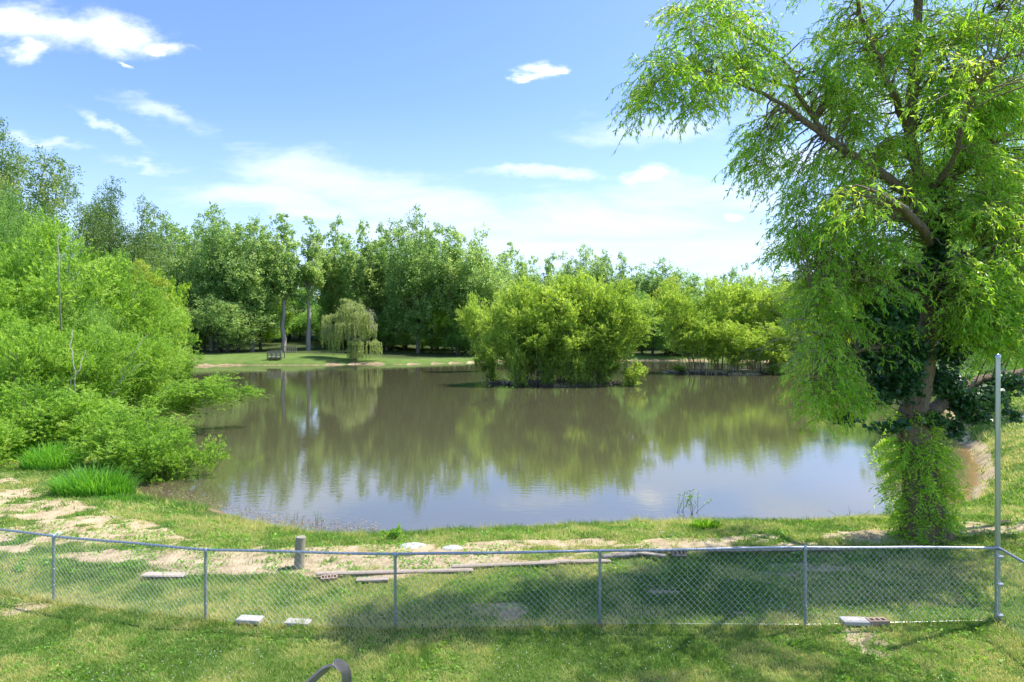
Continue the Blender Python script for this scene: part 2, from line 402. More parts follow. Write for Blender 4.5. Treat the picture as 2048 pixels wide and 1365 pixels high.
shal = np.maximum(shal, sstep(8.5, 14.5, VW[:, 0]) * sstep(26, 19, VW[:, 1]) * .75)
tag(link('water', mesh_np('water', VW, remap[Qw], (water_material(),), {'shallow': shal}, smooth=True)), kind='structure')
print('ground', len(V), 'water', len(VW))

# ------------------------------------------------------------------ tree prototypes (meshes only; placed below)
def curve_pts(a, b, n=6, bow=(0, 0, 0), jit=0.0, rng=RNG):
    a = np.asarray(a, float); b = np.asarray(b, float); t = np.linspace(0, 1, n)[:, None]
    p = a * (1 - t) + b * t + np.asarray(bow, float) * (t * (1 - t) * 4)
    if jit:
        w = rng.normal(size=(n, 3)) * jit; w[0] = 0; w[-1] = 0; p = p + w
    return p

def ball_leaves(lv, c, R, n, L, W, tint, rng, up=.25, along=None, out=.6):
    kc = max(3, n // 18); cd = rdir(kc, rng); cr = rng.random(kc)[:, None] ** .36
    idx = rng.integers(0, kc, n)
    d = cd[idx]; rad = cr[idx] + rng.normal(size=(n, 1)) * .06
    p = c + d * rad * R + rng.normal(size=(n, 3)) * (np.asarray(R) * .10 + L * .22)
    tint = tint + (rng.normal(size=kc) * .12)[idx]
    ax = rng.normal(size=(n, 3)) * .7 + d * out; ax[:, 2] += up
    if along is not None: ax = ax + along
    nr = rng.normal(size=(n, 3)) * .7 + d * .5; nr[:, 2] += .5
    s = rng.uniform(.65, 1.25, n)
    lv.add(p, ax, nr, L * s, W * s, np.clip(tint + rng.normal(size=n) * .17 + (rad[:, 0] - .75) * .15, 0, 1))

def proto_cottonwood(H, Wd, seed, bare=.2, bark='bark_grey', mat='cotton', plumes=9, leaves=11000, lean=0.0, top=1.0, spread=1.0, sparse=0.0, leaf=.40):
    rng = np.random.default_rng(seed); tb = Tubes(); lv = Leaves()
    r0 = H * .013
    tp = curve_pts((0, 0, -.5), (lean * Wd * .4, 0, H * .82), 9, jit=H * .006, rng=rng)
    tb.add(tp, np.linspace(r0 * 1.25, r0 * .3, 9), 8)
    cl = []
    for k in range(plumes):
        f = k / max(1, plumes - 1)
        if k == 0: th = 0; rr = .04; zt = H * top; s = .62
        else:
            th = k * 2.399 + rng.random() * .8; rr = rng.uniform(.26, .5) * spread; zt = H * (rng.uniform(.74, .97) if k % 3 else rng.uniform(.5, .75)); s = rng.uniform(bare + .02, .6)
        a = tp[0] + (tp[-1] - tp[0]) * s
        b = np.array([lean * Wd * .5 + math.cos(th) * rr * Wd, math.sin(th) * rr * Wd, zt])
        q = curve_pts(a, b, 8, bow=(math.cos(th) * rr * Wd * .18, math.sin(th) * rr * Wd * .18, -H * .02), jit=H * .005, rng=rng)
        tb.add(q, np.linspace(r0 * .5, r0 * .08, 8), 5)
        nc = 7 if k else 9
        for u in np.linspace(.22, 1.0, nc):
            if rng.random() < sparse: continue
            c = q[0] * (1 - u) + q[-1] * u + np.array([math.cos(th), math.sin(th), 0]) * rr * Wd * .18 * u * (1 - u) * 4
            w = Wd * (.150 if k else .16) * (1.22 - .52 * u ** 2) * rng.uniform(.78, 1.2)
            c = c + rng.normal(size=3) * w * .5
            cl.append((c, np.array([w, w, w * rng.uniform(1.05, 1.6)]), rng.normal() * .13))
    # lower skirt clusters hanging on the trunk
    for k in range(int(plumes * 3)):
        z = H * rng.uniform(bare, .6); th = rng.random() * 6.28; rr = Wd * rng.uniform(.1, .42) * (1 - abs(z / H - .45))
        if rng.random() < sparse: continue
        c = np.array([math.cos(th) * rr, math.sin(th) * rr, z]); w = Wd * rng.uniform(.10, .17)
        tb.add(curve_pts((0, 0, z - rr * .5), c, 4, rng=rng), [r0 * .22, r0 * .16, r0 * .1, r0 * .05], 4, cap=False)
        cl.append((c, np.array([w, w, w]), rng.normal() * .13))
    vol = np.array([c[1][0] ** 2 for c in cl]); vol = vol / vol.sum()
    for (c, R, t), v in zip(cl, vol):
        ball_leaves(lv, c, R, int(leaves * v) + 20, leaf, leaf * .74, .5 + t, rng, up=.35)
    return dict(H=H, W=Wd, trunk=tb.mesh('trunk', M[bark]), crown=lv.mesh('crown', M[mat]))

def proto_broad(H, Wd, seed, mat, bark='bark_dark', skirt=.05, leaves=22000, leaf=.28, lobes=30, stems=1, cotton=0):
    rng = np.random.default_rng(seed); tb = Tubes(); lv = Leaves()
    cl = []
    C0 = np.array([0, 0, H * (skirt + 1) / 2]); R0 = np.array([Wd / 2, Wd / 2, H * (1 - skirt) / 2])
    for k in range(lobes):
        d = rdir(1, rng)[0]; d[2] = d[2] * .95 + .12; d = d / np.linalg.norm(d)
        s = rng.uniform(.55, .80); c = C0 + d * R0 * s
        w = Wd * rng.uniform(.15, .23)
        cl.append((c, np.array([w, w, w * rng.uniform(.75, 1.1)]), rng.normal() * .14))
        for q in range(2):
            d2 = rdir(1, rng)[0]; w2 = w * rng.uniform(.35, .55)
            cl.append((c + (d2 * .6 + d * .5) * w, np.array([w2, w2, w2 * .9]), rng.normal() * .16))
    r0 = H * .018
    for s in range(stems):
        th = s * 2.1 + rng.random(); bx = np.array([math.cos(th), math.sin(th), 0]) * (Wd * .09 if stems > 1 else 0)
        top_ = C0 + np.array([math.cos(th), math.sin(th), .5]) * Wd * .12
        tp = curve_pts(bx + (0, 0, -.4), top_, 7, jit=H * .006, rng=rng)
        tb.add(tp, np.linspace(r0 * 1.2, r0 * .5, 7), 7)
        for c in cl[s::stems * 3]:
            tb.add(curve_pts(tp[rng.integers(2, 6)], c[0], 5, bow=(0, 0, -H * .02), jit=.08, rng=rng), np.linspace(r0 * .38, r0 * .06, 5), 4, cap=False)
    vol = np.array([c[1][0] ** 2 for c in cl]); vol = vol / vol.sum()
    for (c, R, t), v in zip(cl, vol):
        ball_leaves(lv, c, R, int(leaves * v) + 12, leaf, leaf * .6, .5 + t, rng, up=.1)
    return dict(H=H, W=Wd, trunk=tb.mesh('trunk', M[bark]), crown=lv.mesh('crown', M[mat]))

def proto_willow(H, Wd, seed, mat='willow_isl', stems=10, leaves=13000, leaf=.34, lw=.075, base=.9, lean=(0, 0), low=.18, bark='bark_grey', droop=.0, dome=.35, sprays=11, rr0=.045, side=3):
    """multi-stemmed willow: a fan of thin stems, feathery sprays of narrow leaves"""
    rng = np.random.default_rng(seed); tb = Tubes(); lv = Leaves(); cl = []
    for k in range(stems):
        th = k * 2.399 + rng.random() * .6; rr = math.sqrt((k + .5) / stems)
        b0 = np.array([math.cos(th) * base * rr, math.sin(th) * base * rr, -.3])
        e = np.array([math.cos(th) * rr * Wd * .42 + lean[0], math.sin(th) * rr * Wd * .42 + lean[1], H * (1 - dome * rr ** 2) * rng.uniform(.82, 1.0)])
        n = 9
        bow = np.array([math.cos(th), math.sin(th), 0]) * -rr * Wd * .05 + np.array([0, 0, H * .05])
        q = curve_pts(b0, e, n, bow=bow, jit=H * .008, rng=rng)
        tb.add(q, np.linspace(rr0, rr0 * .2, n) * rng.uniform(.8, 1.3), 5)
        d = norm(e - b0)
        for s in range(sprays):
            u = rng.uniform(low, 1.0) if s > 2 else rng.uniform(.8, 1.02)
            p0 = b0 * (1 - u) + e * u + bow * u * (1 - u) * 4
            th2 = rng.random() * 6.28
            o = np.array([math.cos(th2), math.sin(th2), rng.uniform(.1, 1.0) - droop]) * Wd * rng.uniform(.05, .15) * (1.15 - .5 * u)
            c = p0 + o
            if side and s % side == 0: tb.add(curve_pts(p0, c + o * .4, 4, rng=rng), [rr0 * .35, rr0 * .25, rr0 * .15, rr0 * .08], 3, cap=False)
            w = Wd * rng.uniform(.055, .10)
            cl.append((c, w, norm(o * .8 + d * Wd * .10 * (1 - droop)), rng.normal() * .15))
    vol = np.array([c[1] ** 2 for c in cl]); vol = vol / vol.sum()
    for (c, w, dr, t), v in zip(cl, vol):
        n = int(leaves * v) + 10
        # sprays: tufts of short twigs with the leaves set along them
        nt = max(5, n // 16); st_ = c + rdir(nt, rng) * (rng.random((nt, 1)) ** .5) * w * 1.05 - dr * w * .4
        td = norm(dr * 1.0 + rng.normal(size=(nt, 3)) * .42 + np.array([0, 0, -droop * .8])); tl = w * rng.uniform(.9, 1.9, nt)
        tt_ = rng.normal(size=nt) * .12
        ix = rng.integers(0, nt, n); uu = rng.random(n) ** .8
        p = st_[ix] + td[ix] * (uu * tl[ix])[:, None] + np.array([0, 0, -1.]) * ((uu * tl[ix]) ** 2 * .22 / max(w, .2))[:, None] + rng.normal(size=(n, 3)) * leaf * .16
        ax = td[ix] * .9 + rng.normal(size=(n, 3)) * .5; ax[:, 2] -= .12 + droop * .6
        nr = rng.normal(size=(n, 3)); nr[:, 2] += .6
        s = rng.uniform(.6, 1.3, n)
        lv.add(p, ax, nr, leaf * s, lw * s, np.clip(.5 + t + tt_[ix] + (uu - .5) * .22 + rng.normal(size=n) * .13, 0, 1))
    lv_mesh = lv.mesh('crown', M[mat])
    return dict(H=H, W=Wd, trunk=tb.mesh('trunk', M[bark]), crown=lv_mesh)

P_ = {}
P_['cw_broad'] = proto_cottonwood(27, 15, 1, bare=.16, plumes=13, leaves=40000)
P_['cw_near'] = proto_cottonwood(27, 15, 8, mat='cotton_dark', bare=.16, plumes=13, leaves=90000, leaf=.24)
P_['cw_column'] = proto_cottonwood(27, 10, 2, bare=.14, plumes=10, leaves=32000, spread=.95)
P_['cw_lumpy'] = proto_cottonwood(27, 13, 3, bare=.2, plumes=11, leaves=34000, sparse=.08)
P_['cw_open'] = proto_cottonwood(27, 15, 4, bare=.28, plumes=10, leaves=26000, sparse=.18, lean=.35)
P_['cw_slender'] = proto_cottonwood(30, 7.5, 5, bark='bark_pale', bare=.42, plumes=7, leaves=15000, sparse=.06, leaf=.36)
P_['cw_forked'] = proto_cottonwood(30, 8.5, 6, bark='bark_pale', bare=.5, plumes=6, leaves=14000, sparse=.1, spread=1.1, leaf=.36)
P_['rd_dark'] = proto_broad(14, 13, 10, 'broad')
P_['rd_tall'] = proto_broad(18, 12, 11, 'broad', lobes=30, leaves=24000)
P_['rd_low'] = proto_broad(9, 11, 12, 'broad', skirt=0, lobes=22, leaves=15000, stems=3)
P_['rd_bright'] = proto_broad(13, 10, 13, 'bright', lobes=24)
P_['rd_pale'] = proto_broad(13, 14, 14, 'cotton', skirt=.1, lobes=30, leaves=24000, stems=4, leaf=.25)
P_['rd_olive'] = proto_broad(15, 8, 15, 'olive', lobes=24)
P_['wl_a'] = proto_willow(11, 8.5, 20, stems=11, leaves=26000, leaf=.34, lw=.065, low=.14, sprays=15)
P_['wl_b'] = proto_willow(11, 8, 21, stems=9, leaves=24000, leaf=.34, lw=.065, low=.32, sprays=14)
P_['wl_lean'] = proto_willow(9.5, 8, 22, stems=10, leaves=24000, leaf=.34, lw=.065, lean=(2.6, 0), low=.22, sprays=14)
P_['wl_low'] = proto_willow(3.2, 5, 23, stems=9, leaves=6000, leaf=.26, base=.5, lean=(1.0, 0), low=.1)
P_['rd_near'] = proto_broad(13, 12, 40, 'broad', lobes=34, leaves=60000, leaf=.15)
P_['ln_tall'] = proto_willow(12, 9.5, 30, 'willow_left', stems=12, leaves=46000, leaf=.24, lw=.056, base=1.0, sprays=20, rr0=.06)
P_['ln_wide'] = proto_willow(9, 9.5, 31, 'willow_left', stems=12, leaves=40000, leaf=.23, lw=.054, base=1.0, sprays=18, dome=.5, low=.08)
P_['ln_reach'] = proto_willow(5.2, 7, 32, 'willow_left', stems=9, leaves=24000, leaf=.20, lw=.046, base=.6, lean=(5.5, 0), sprays=16, dome=.3, low=.35, droop=.15)
P_['bush_a'] = proto_willow(3.6, 5.2, 33, 'willow_left', stems=14, leaves=34000, leaf=.145, lw=.032, base=.8, sprays=17, dome=.55, low=.12, rr0=.018)
P_['bush_b'] = proto_willow(2.4, 3.8, 34, 'willow_left', stems=13, leaves=22000, leaf=.13, lw=.029, base=.5, sprays=15, dome=.5, low=.1, rr0=.014, bark='twig')
P_['bush_c'] = proto_willow(1.6, 2.2, 35, 'willow_left', stems=8, leaves=2600, leaf=.11, lw=.024, base=.3, lean=(.7, 0), sprays=8, dome=.4, low=.4, rr0=.012, bark='twig')

for k_, p_ in P_.items():
    c_ = np.empty(len(p_['crown'].vertices) * 3, np.float32); p_['crown'].vertices.foreach_get('co', c_)
    p_['H'] = float(np.percentile(c_.reshape(-1, 3)[:, 2], 99.85))
def place(name, key, x, y, H, Wd, label, cat, group=None, rz=None, flip=False):
    p = P_[key]; z = gz(x, y) - .05
    sx = Wd / p['W']; szz = H / p['H']
    o = empty(name, (x, y, max(z, -.25)), RNG.random() * 6.28 if rz is None else rz, (sx, sx, szz))
    link('trunk', p['trunk'], o); link('crown', p['crown'], o)
    tag(o, label, cat, group)
    return o
def place_px(name, key, px, ytop, wpx, D, label, cat='tree', group=None, rz=None):
    x = (px - 1024) / F * D; g_ = gz(x, D)
    H = HC + (YH - ytop) * D / F - g_
    return place(name, key, x, D, H, wpx * D / F, label, cat, group, rz)

G1 = 'tall cottonwoods along the far shore'
TREES = [
 ('cottonwood_tree','cw_near', -5,262,205, 74,'tallest cottonwood, cut by the left edge of the photo above the willows',G1),
 ('cottonwood_tree','cw_near', 222,370,150, 96,'separate round-topped cottonwood behind the left willows with sky on both sides',G1),
 ('cottonwood_tree','cw_lumpy',338,435,112,128,'cottonwood just right of the sky gap beside the separate left cottonwood',G1),
 ('cottonwood_tree','cw_broad',425,420,138,126,'broad dark-topped cottonwood above the round grey-green lakeside tree',G1),
 ('cottonwood_tree','cw_lumpy',505,435,112,124,'cottonwood between the broad dark-topped one and the bare-trunked one',G1),
 ('cottonwood_tree','cw_slender',566,432,70,127,'slender cottonwood with a long pale bare trunk behind the wooden deck',G1),
 ('cottonwood_tree','cw_forked',617,438,76,131,'slender fork-topped cottonwood second to the right of the wooden deck',G1),
 ('cottonwood_tree','cw_column',668,440,66,142,'narrow columnar cottonwood rising behind the weeping willow left side',G1),
 ('cottonwood_tree','cw_column',722,452,84,138,'columnar cottonwood rising behind the weeping willow right side',G1),
 ('cottonwood_tree','cw_column',772,456,72,140,'columnar cottonwood just left of the highest central treetop',G1),
 ('cottonwood_tree','cw_broad',836,424,120,134,'cottonwood forming the highest treetop at the centre of the far shore',G1),
 ('cottonwood_tree','cw_column',915,460,96,134,'cottonwood between the highest central one and the one leaning right',G1),
 ('cottonwood_tree','cw_open',975,468,120,132,'open-crowned cottonwood leaning right towards the island',G1),
 ('cottonwood_tree','cw_lumpy',1045,514,84,150,'cottonwood whose top shows over the left part of the willow island',G1),
 ('cottonwood_tree','cw_column',1098,513,62,162,'small distant cottonwood top just left of the sky notch over the island',G1),
 ('cottonwood_tree','cw_broad',1165,498,90,160,'dark cottonwood standing highest above the middle of the willow island',G1),
 ('cottonwood_tree','cw_lumpy',1207,503,70,162,'cottonwood top above the right half of the willow island',G1),
 ('cottonwood_tree','cw_column',1248,511,52,160,'narrow dark cottonwood above the right end of the willow island',G1),
 ('cottonwood_tree','cw_broad',1322,524,118,165,'wide cottonwood filling the gap between the two willow islands',G1),
 ('cottonwood_tree','cw_lumpy',1392,548,90,175,'low distant cottonwood above the left edge of the right island',G1),
 ('cottonwood_tree','cw_lumpy',1466,542,66,120,'dark grey-green cottonwood rising out of the right island willows',G1),
 ('cottonwood_tree','cw_broad',1560,548,110,150,'cottonwood behind the right end of the right island',G1),
 ('cottonwood_tree','cw_broad',1660,530,130,140,'cottonwood seen through the left foliage of the near willow',G1),
 ('cottonwood_tree','cw_broad',1790,520,140,120,'cottonwood behind the middle of the near willow crown',G1),
]
G2 = 'leafy trees on the far bank below the cottonwoods'
TREES += [
 ('broadleaf_tree','rd_pale',455,585,165,122,'round grey-green tree with several trunks on the bank left of the deck',G2),
 ('broadleaf_tree','rd_pale',395,600,120,128,'round tree at the left side of the grey-green grove',G2),
 ('broadleaf_tree','rd_bright',522,572,95,132,'bright green tree between the round grove and the bare pale trunk',G2),
 ('broadleaf_tree','rd_dark',350,560,110,128,'dark tree behind the right end of the left willows',G2),
 ('broadleaf_tree','rd_tall',470,520,130,142,'dark tree filling in behind the round grey-green grove',G2),
 ('broadleaf_tree','rd_low',578,620,90,160,'shaded tree behind the bare pale trunk',G2),
 ('broadleaf_tree','rd_low',625,628,90,160,'shaded tree behind the fork-topped slender cottonwood',G2),
 ('broadleaf_tree','rd_tall',602,575,80,168,'tree filling the gap between the two slender cottonwoods',G2),
 ('broadleaf_tree','rd_dark',662,590,95,156,'dark tree directly behind the left half of the weeping willow',G2),
 ('broadleaf_tree','rd_tall',735,560,110,152,'dark tree directly behind the right half of the weeping willow',G2),
 ('broadleaf_tree','rd_dark',790,610,100,140,'dark green tree right of the weeping willow with its branches near the ground',G2),
 ('broadleaf_tree','rd_tall',812,560,110,148,'tall dark tree under the highest central cottonwood, left side',G2),
 ('broadleaf_tree','rd_dark',862,600,100,138,'dark green tree under the highest central cottonwood, right side',G2),
 ('broadleaf_tree','rd_bright',905,590,80,134,'light green tree halfway between weeping willow and willow island',G2),
 ('broadleaf_tree','rd_tall',950,570,100,142,'blue-green tree beneath the cottonwood that leans right',G2),
 ('broadleaf_tree','rd_dark',935,630,90,132,'low dark tree at the water just left of the willow island',G2),
 ('broadleaf_tree','rd_low',1010,640,110,140,'low dark tree behind the left fringe of the willow island',G2),
 ('broadleaf_tree','rd_dark',1100,590,130,150,'tree hidden behind the left half of the willow island',G2),
 ('broadleaf_tree','rd_dark',1200,590,130,150,'tree hidden behind the right half of the willow island',G2),
 ('broadleaf_tree','rd_dark',1285,585,80,140,'dark tree against the right side of the willow island',G2),
 ('broadleaf_tree','rd_olive',1338,556,64,138,'yellow-olive tree standing between the two islands',G2),
 ('broadleaf_tree','rd_tall',1330,600,90,136,'dark blue-green tree at the water between the two islands',G2),
 ('broadleaf_tree','rd_low',1368,640,90,134,'low dark tree at the water beside the right island',G2),
 ('broadleaf_tree','rd_dark',1430,580,120,150,'tree behind the left half of the right island',G2),
 ('broadleaf_tree','rd_dark',1530,580,130,150,'tree behind the right half of the right island',G2),
 ('broadleaf_tree','rd_tall',1610,570,110,130,'tree behind the bare hanging twigs of the near willow',G2),
 ('broadleaf_tree','rd_bright',1700,580,130,112,'bright tree across the water behind the near willow foliage',G2),
 ('broadleaf_tree','rd_dark',1800,560,160,100,'dark tree across the water behind the near willow trunk',G2),
 ('broadleaf_tree','rd_near',15,385,190, 58,'dark blue-green tree at the left edge under the tallest cottonwood',G2),
 ('broadleaf_tree','rd_near',245,505,120, 74,'dark tree between the separate left cottonwood and the left willows',G2),
 ('broadleaf_tree','rd_olive',285,525,95, 66,'yellow-green tree behind the right shoulder of the left willows',G2),
 ('broadleaf_tree','rd_bright',322,548,88, 72,'bright green tree above the right end of the left willows',G2),
 ('broadleaf_tree','rd_tall',1890,395,150, 62,'tree on the right bank seen just behind the trunk of the near willow',G2),
 ('broadleaf_tree','rd_dark',1962,430,150, 66,'tree on the right bank seen left of the steel pole top',G2),
 ('broadleaf_tree','rd_tall',2040,400,170, 60,'tree on the right bank at the right edge behind the dark limb',G2),
 ('broadleaf_tree','rd_dark',1835,470,150, 74,'tree on the right bank hidden behind the dark vine',G2),
 ('broadleaf_tree','rd_tall',2150,380,220, 56,'tree on the right bank beyond the right edge',G2),
 ('broadleaf_tree','rd_near',1985,150,260, 34,'round-leaved tree behind the near willow at the right edge',G2),
]
for t in TREES:
    place_px(t[0], t[1], t[2], t[3] - 2, t[4] * 1.12, t[5], t[6], 'tree', t[7])
us2 = np.random.default_rng(15)
for k, (px, yt) in enumerate([(300, 470), (362, 455), (395, 445), (462, 448), (482, 450), (535, 455), (690, 470), (750, 475), (800, 462), (862, 452), (890, 474), (945, 485), (1010, 500), (1130, 530), (1285, 540), (1430, 552), (1505, 552)]):
    place_px('cottonwood_tree', ['cw_column', 'cw_lumpy', 'cw_broad'][k % 3], px, yt + 4, us2.uniform(85, 115), us2.uniform(158, 172) - (22 if px > 1300 else 0), 'cottonwood of the second row filling the gaps between the front cottonwoods', 'tree', 'second row of cottonwoods on the far bank')
GB = 'shaded low trees filling the dark wood on the far bank'
us = np.random.default_rng(5)
for k in range(46):
    px = 330 + k * 31 + us.uniform(-8, 8)
    if 560 < px < 650 and us.random() < .5: continue
    D = us.uniform(158, 178) if k % 2 else us.uniform(178, 200)
    if px > 1500: D -= 30
    place_px('broadleaf_tree', ['rd_low', 'rd_dark', 'rd_tall'][k % 3], px, us.uniform(585, 640), us.uniform(80, 110), D,
             'shaded tree deep in the wood behind the front row of the far bank', 'tree', GB)
for k in range(30):
    px = 335 + k * 42 + us.uniform(-9, 9)
    if 535 < px < 640: continue
    place_px('broadleaf_tree', ['rd_dark', 'rd_low', 'rd_tall'][k % 3], px, us.uniform(592, 640), us.uniform(85, 120), us.uniform(143, 156) - (16 if px > 1300 else 0),
             'dark leafy tree of the continuous low layer under the tall crowns', 'tree', 'dark low tree layer on the far bank')

# willows of the two islands
GI = 'willows growing on the middle island'
def isl(key, px, ytop, wpx, D, label, rz=None, g=GI): place_px('willow_tree', key, px, ytop, wpx, D, label, 'willow', g, rz)
isl('wl_a', 1060, 552, 150, 65, 'tall willow left of centre on the middle island')
isl('wl_b', 1120, 547, 150, 64.5, 'tall willow at the centre of the middle island')
isl('wl_a', 1185, 550, 150, 65.5, 'tall willow right of centre on the middle island')
isl('wl_b', 1150, 556, 150, 67.5, 'willow at the back of the middle island centre')
isl('wl_a', 1090, 570, 140, 68, 'willow at the back left of the middle island')
isl('wl_lean', 1052, 580, 125, 64.5, 'willow leaning left at the left end of the middle island', PI)
isl('wl_lean', 1040, 640, 105, 63.5, 'shorter willow leaning out over the water at the left end of the middle island', PI * .95)
isl('wl_lean', 1190, 560, 145, 65, 'bright willow leaning right at the right end of the middle island', 0)
isl('wl_lean', 1206, 600, 140, 64, 'lower willow leaning far right over the water from the middle island', -.15)
isl('wl_b', 1085, 625, 120, 62.9, 'front willow with bare stems left of the island gap')
isl('wl_a', 1140, 640, 120, 62.8, 'front willow with dense stems at the middle of the island waterline')
isl('wl_b', 1195, 630, 125, 63.0, 'front willow at the right of the island waterline')
isl('wl_low', 1200, 712, 70, 62.8, 'low yellow-green willow shrub at the right foot of the middle island', 0)
isl('wl_low', 1258, 738, 70, 62.6, 'small yellow-green willow mound in the water right of the middle island', .2)
isl('wl_low', 985, 695, 62, 66, 'low yellow-green branch mound left of the middle island', PI)
isl('wl_lean', 975, 600, 80, 88, 'thin yellow-green willow between the far bank and the middle island', PI)
for px_, yt_, lb_ in [(1040, 700, 'low leafy willow shoot cluster at the left waterline of the middle island'), (1098, 708, 'low leafy willow shoot cluster beside the gap in the middle island'), (1150, 698, 'low leafy willow shoot cluster at the centre waterline of the middle island'), (1180, 690, 'low leafy willow shoot cluster right of centre at the middle island waterline')]:
    isl('wl_low', px_, yt_, 62, 62.2, lb_)
isl('wl_a', 1148, 546, 160, 66.5, 'highest willow in the middle of the middle island dome')
GR = 'willows growing on the right island'
for k, (px, yt, w, D, lab) in enumerate([
    (1385, 560, 120, 86, 'willow leaning left at the left end of the right island'),
    (1440, 556, 130, 87, 'tall yellow-green willow left of the dark cottonwood on the right island'),
    (1505, 552, 130, 87, 'tall yellow-green willow right of the dark cottonwood on the right island'),
    (1560, 560, 130, 86, 'willow at the right end of the right island beside hanging twigs'),
    (1410, 625, 110, 82, 'front willow with fanned bare stems at the left foot of the right island'),
    (1470, 640, 110, 81.5, 'front willow with dark stems at the middle of the right island'),
    (1530, 645, 120, 81.5, 'light front willow over the brush at the right foot of the right island'),
    (1590, 600, 120, 84, 'willow of the right island seen behind the near willow')]):
    isl(['wl_lean', 'wl_a', 'wl_b', 'wl_a', 'wl_b', 'wl_a', 'wl_b', 'wl_a'][k], px, yt, w, D, lab, PI if k == 0 else None, GR)
isl('wl_low', 1365, 728, 40, 84, 'tiny bleached shrub standing in the water left of the right island', PI, GR)
isl('wl_low', 1545, 690, 80, 81, 'low light green shrub on the right island shore', 0, GR)

# willows and bushes of the left shore
GL = 'willows crowding the left shore'
def lw(key, px, yt, w, D, label, rz=None, name='willow_tree', cat='willow', g=GL): place_px(name, key, px, yt, w, D, label, cat, g, rz)
lw('ln_tall', 112, 438, 260, 36, 'tallest bright willow on the left shore with a bare leader')
lw('ln_tall', 15, 560, 230, 33, 'willow at the left edge of the photo beside the tallest one')
lw('ln_tall', 205, 505, 230, 40, 'willow right of the tallest one on the left shore')
lw('rd_near', 145, 590, 190, 36, 'dark leafy tree showing in the gaps right of the tallest left willow', None, 'broadleaf_tree', 'tree')
lw('rd_near', 40, 690, 150, 30.5, 'dark leafy tree low in the willow mass near the left edge', None, 'broadleaf_tree', 'tree')
lw('rd_near', 255, 650, 130, 40, 'dark leafy tree low in the middle of the left willow mass', None, 'broadleaf_tree', 'tree')
lw('ln_wide', 262, 560, 210, 42, 'rounded willow in the middle of the sloping left willow mass')
lw('ln_wide', 312, 600, 170, 46, 'willow near the right end of the left willow mass')
lw('ln_wide', 60, 640, 220, 29, 'willow in front of the tallest one, left of the grey stems')
lw('ln_wide', 180, 650, 220, 32, 'willow in front of the tallest one with pale stems showing')
lw('ln_wide', 285, 660, 180, 37, 'willow whose right side reaches the pond below the mass')
lw('ln_wide', 352, 690, 110, 58, 'small yellow-green willow at the far right end of the left shore')
lw('ln_reach', 262, 745, 210, 33, 'willow with a long limb arching right over the water', 0)
GS = 'bright bushes on the near left bank'
lw('bush_a', 55, 760, 250, 25, 'large bright bush at the left edge above the tall grass', None, 'willow_bush', 'bush', GS)
lw('bush_a', 165, 775, 260, 25.5, 'large bright bush behind the tall grass clump', None, 'willow_bush', 'bush', GS)
lw('bush_a', 265, 812, 250, 23, 'round bright bush beside the water right of the tall grass clump', None, 'willow_bush', 'bush', GS)
lw('bush_b', 322, 858, 170, 21.8, 'lower right bush whose dark stems stand in the water', None, 'willow_bush', 'bush', GS)
lw('bush_b', -40, 830, 200, 22, 'bush cut by the left edge of the photo', None, 'willow_bush', 'bush', GS)
lw('bush_c', 400, 888, 85, 22.2, 'small sparse bush standing out in the water right of the others', 0, 'willow_bush', 'bush', GS)

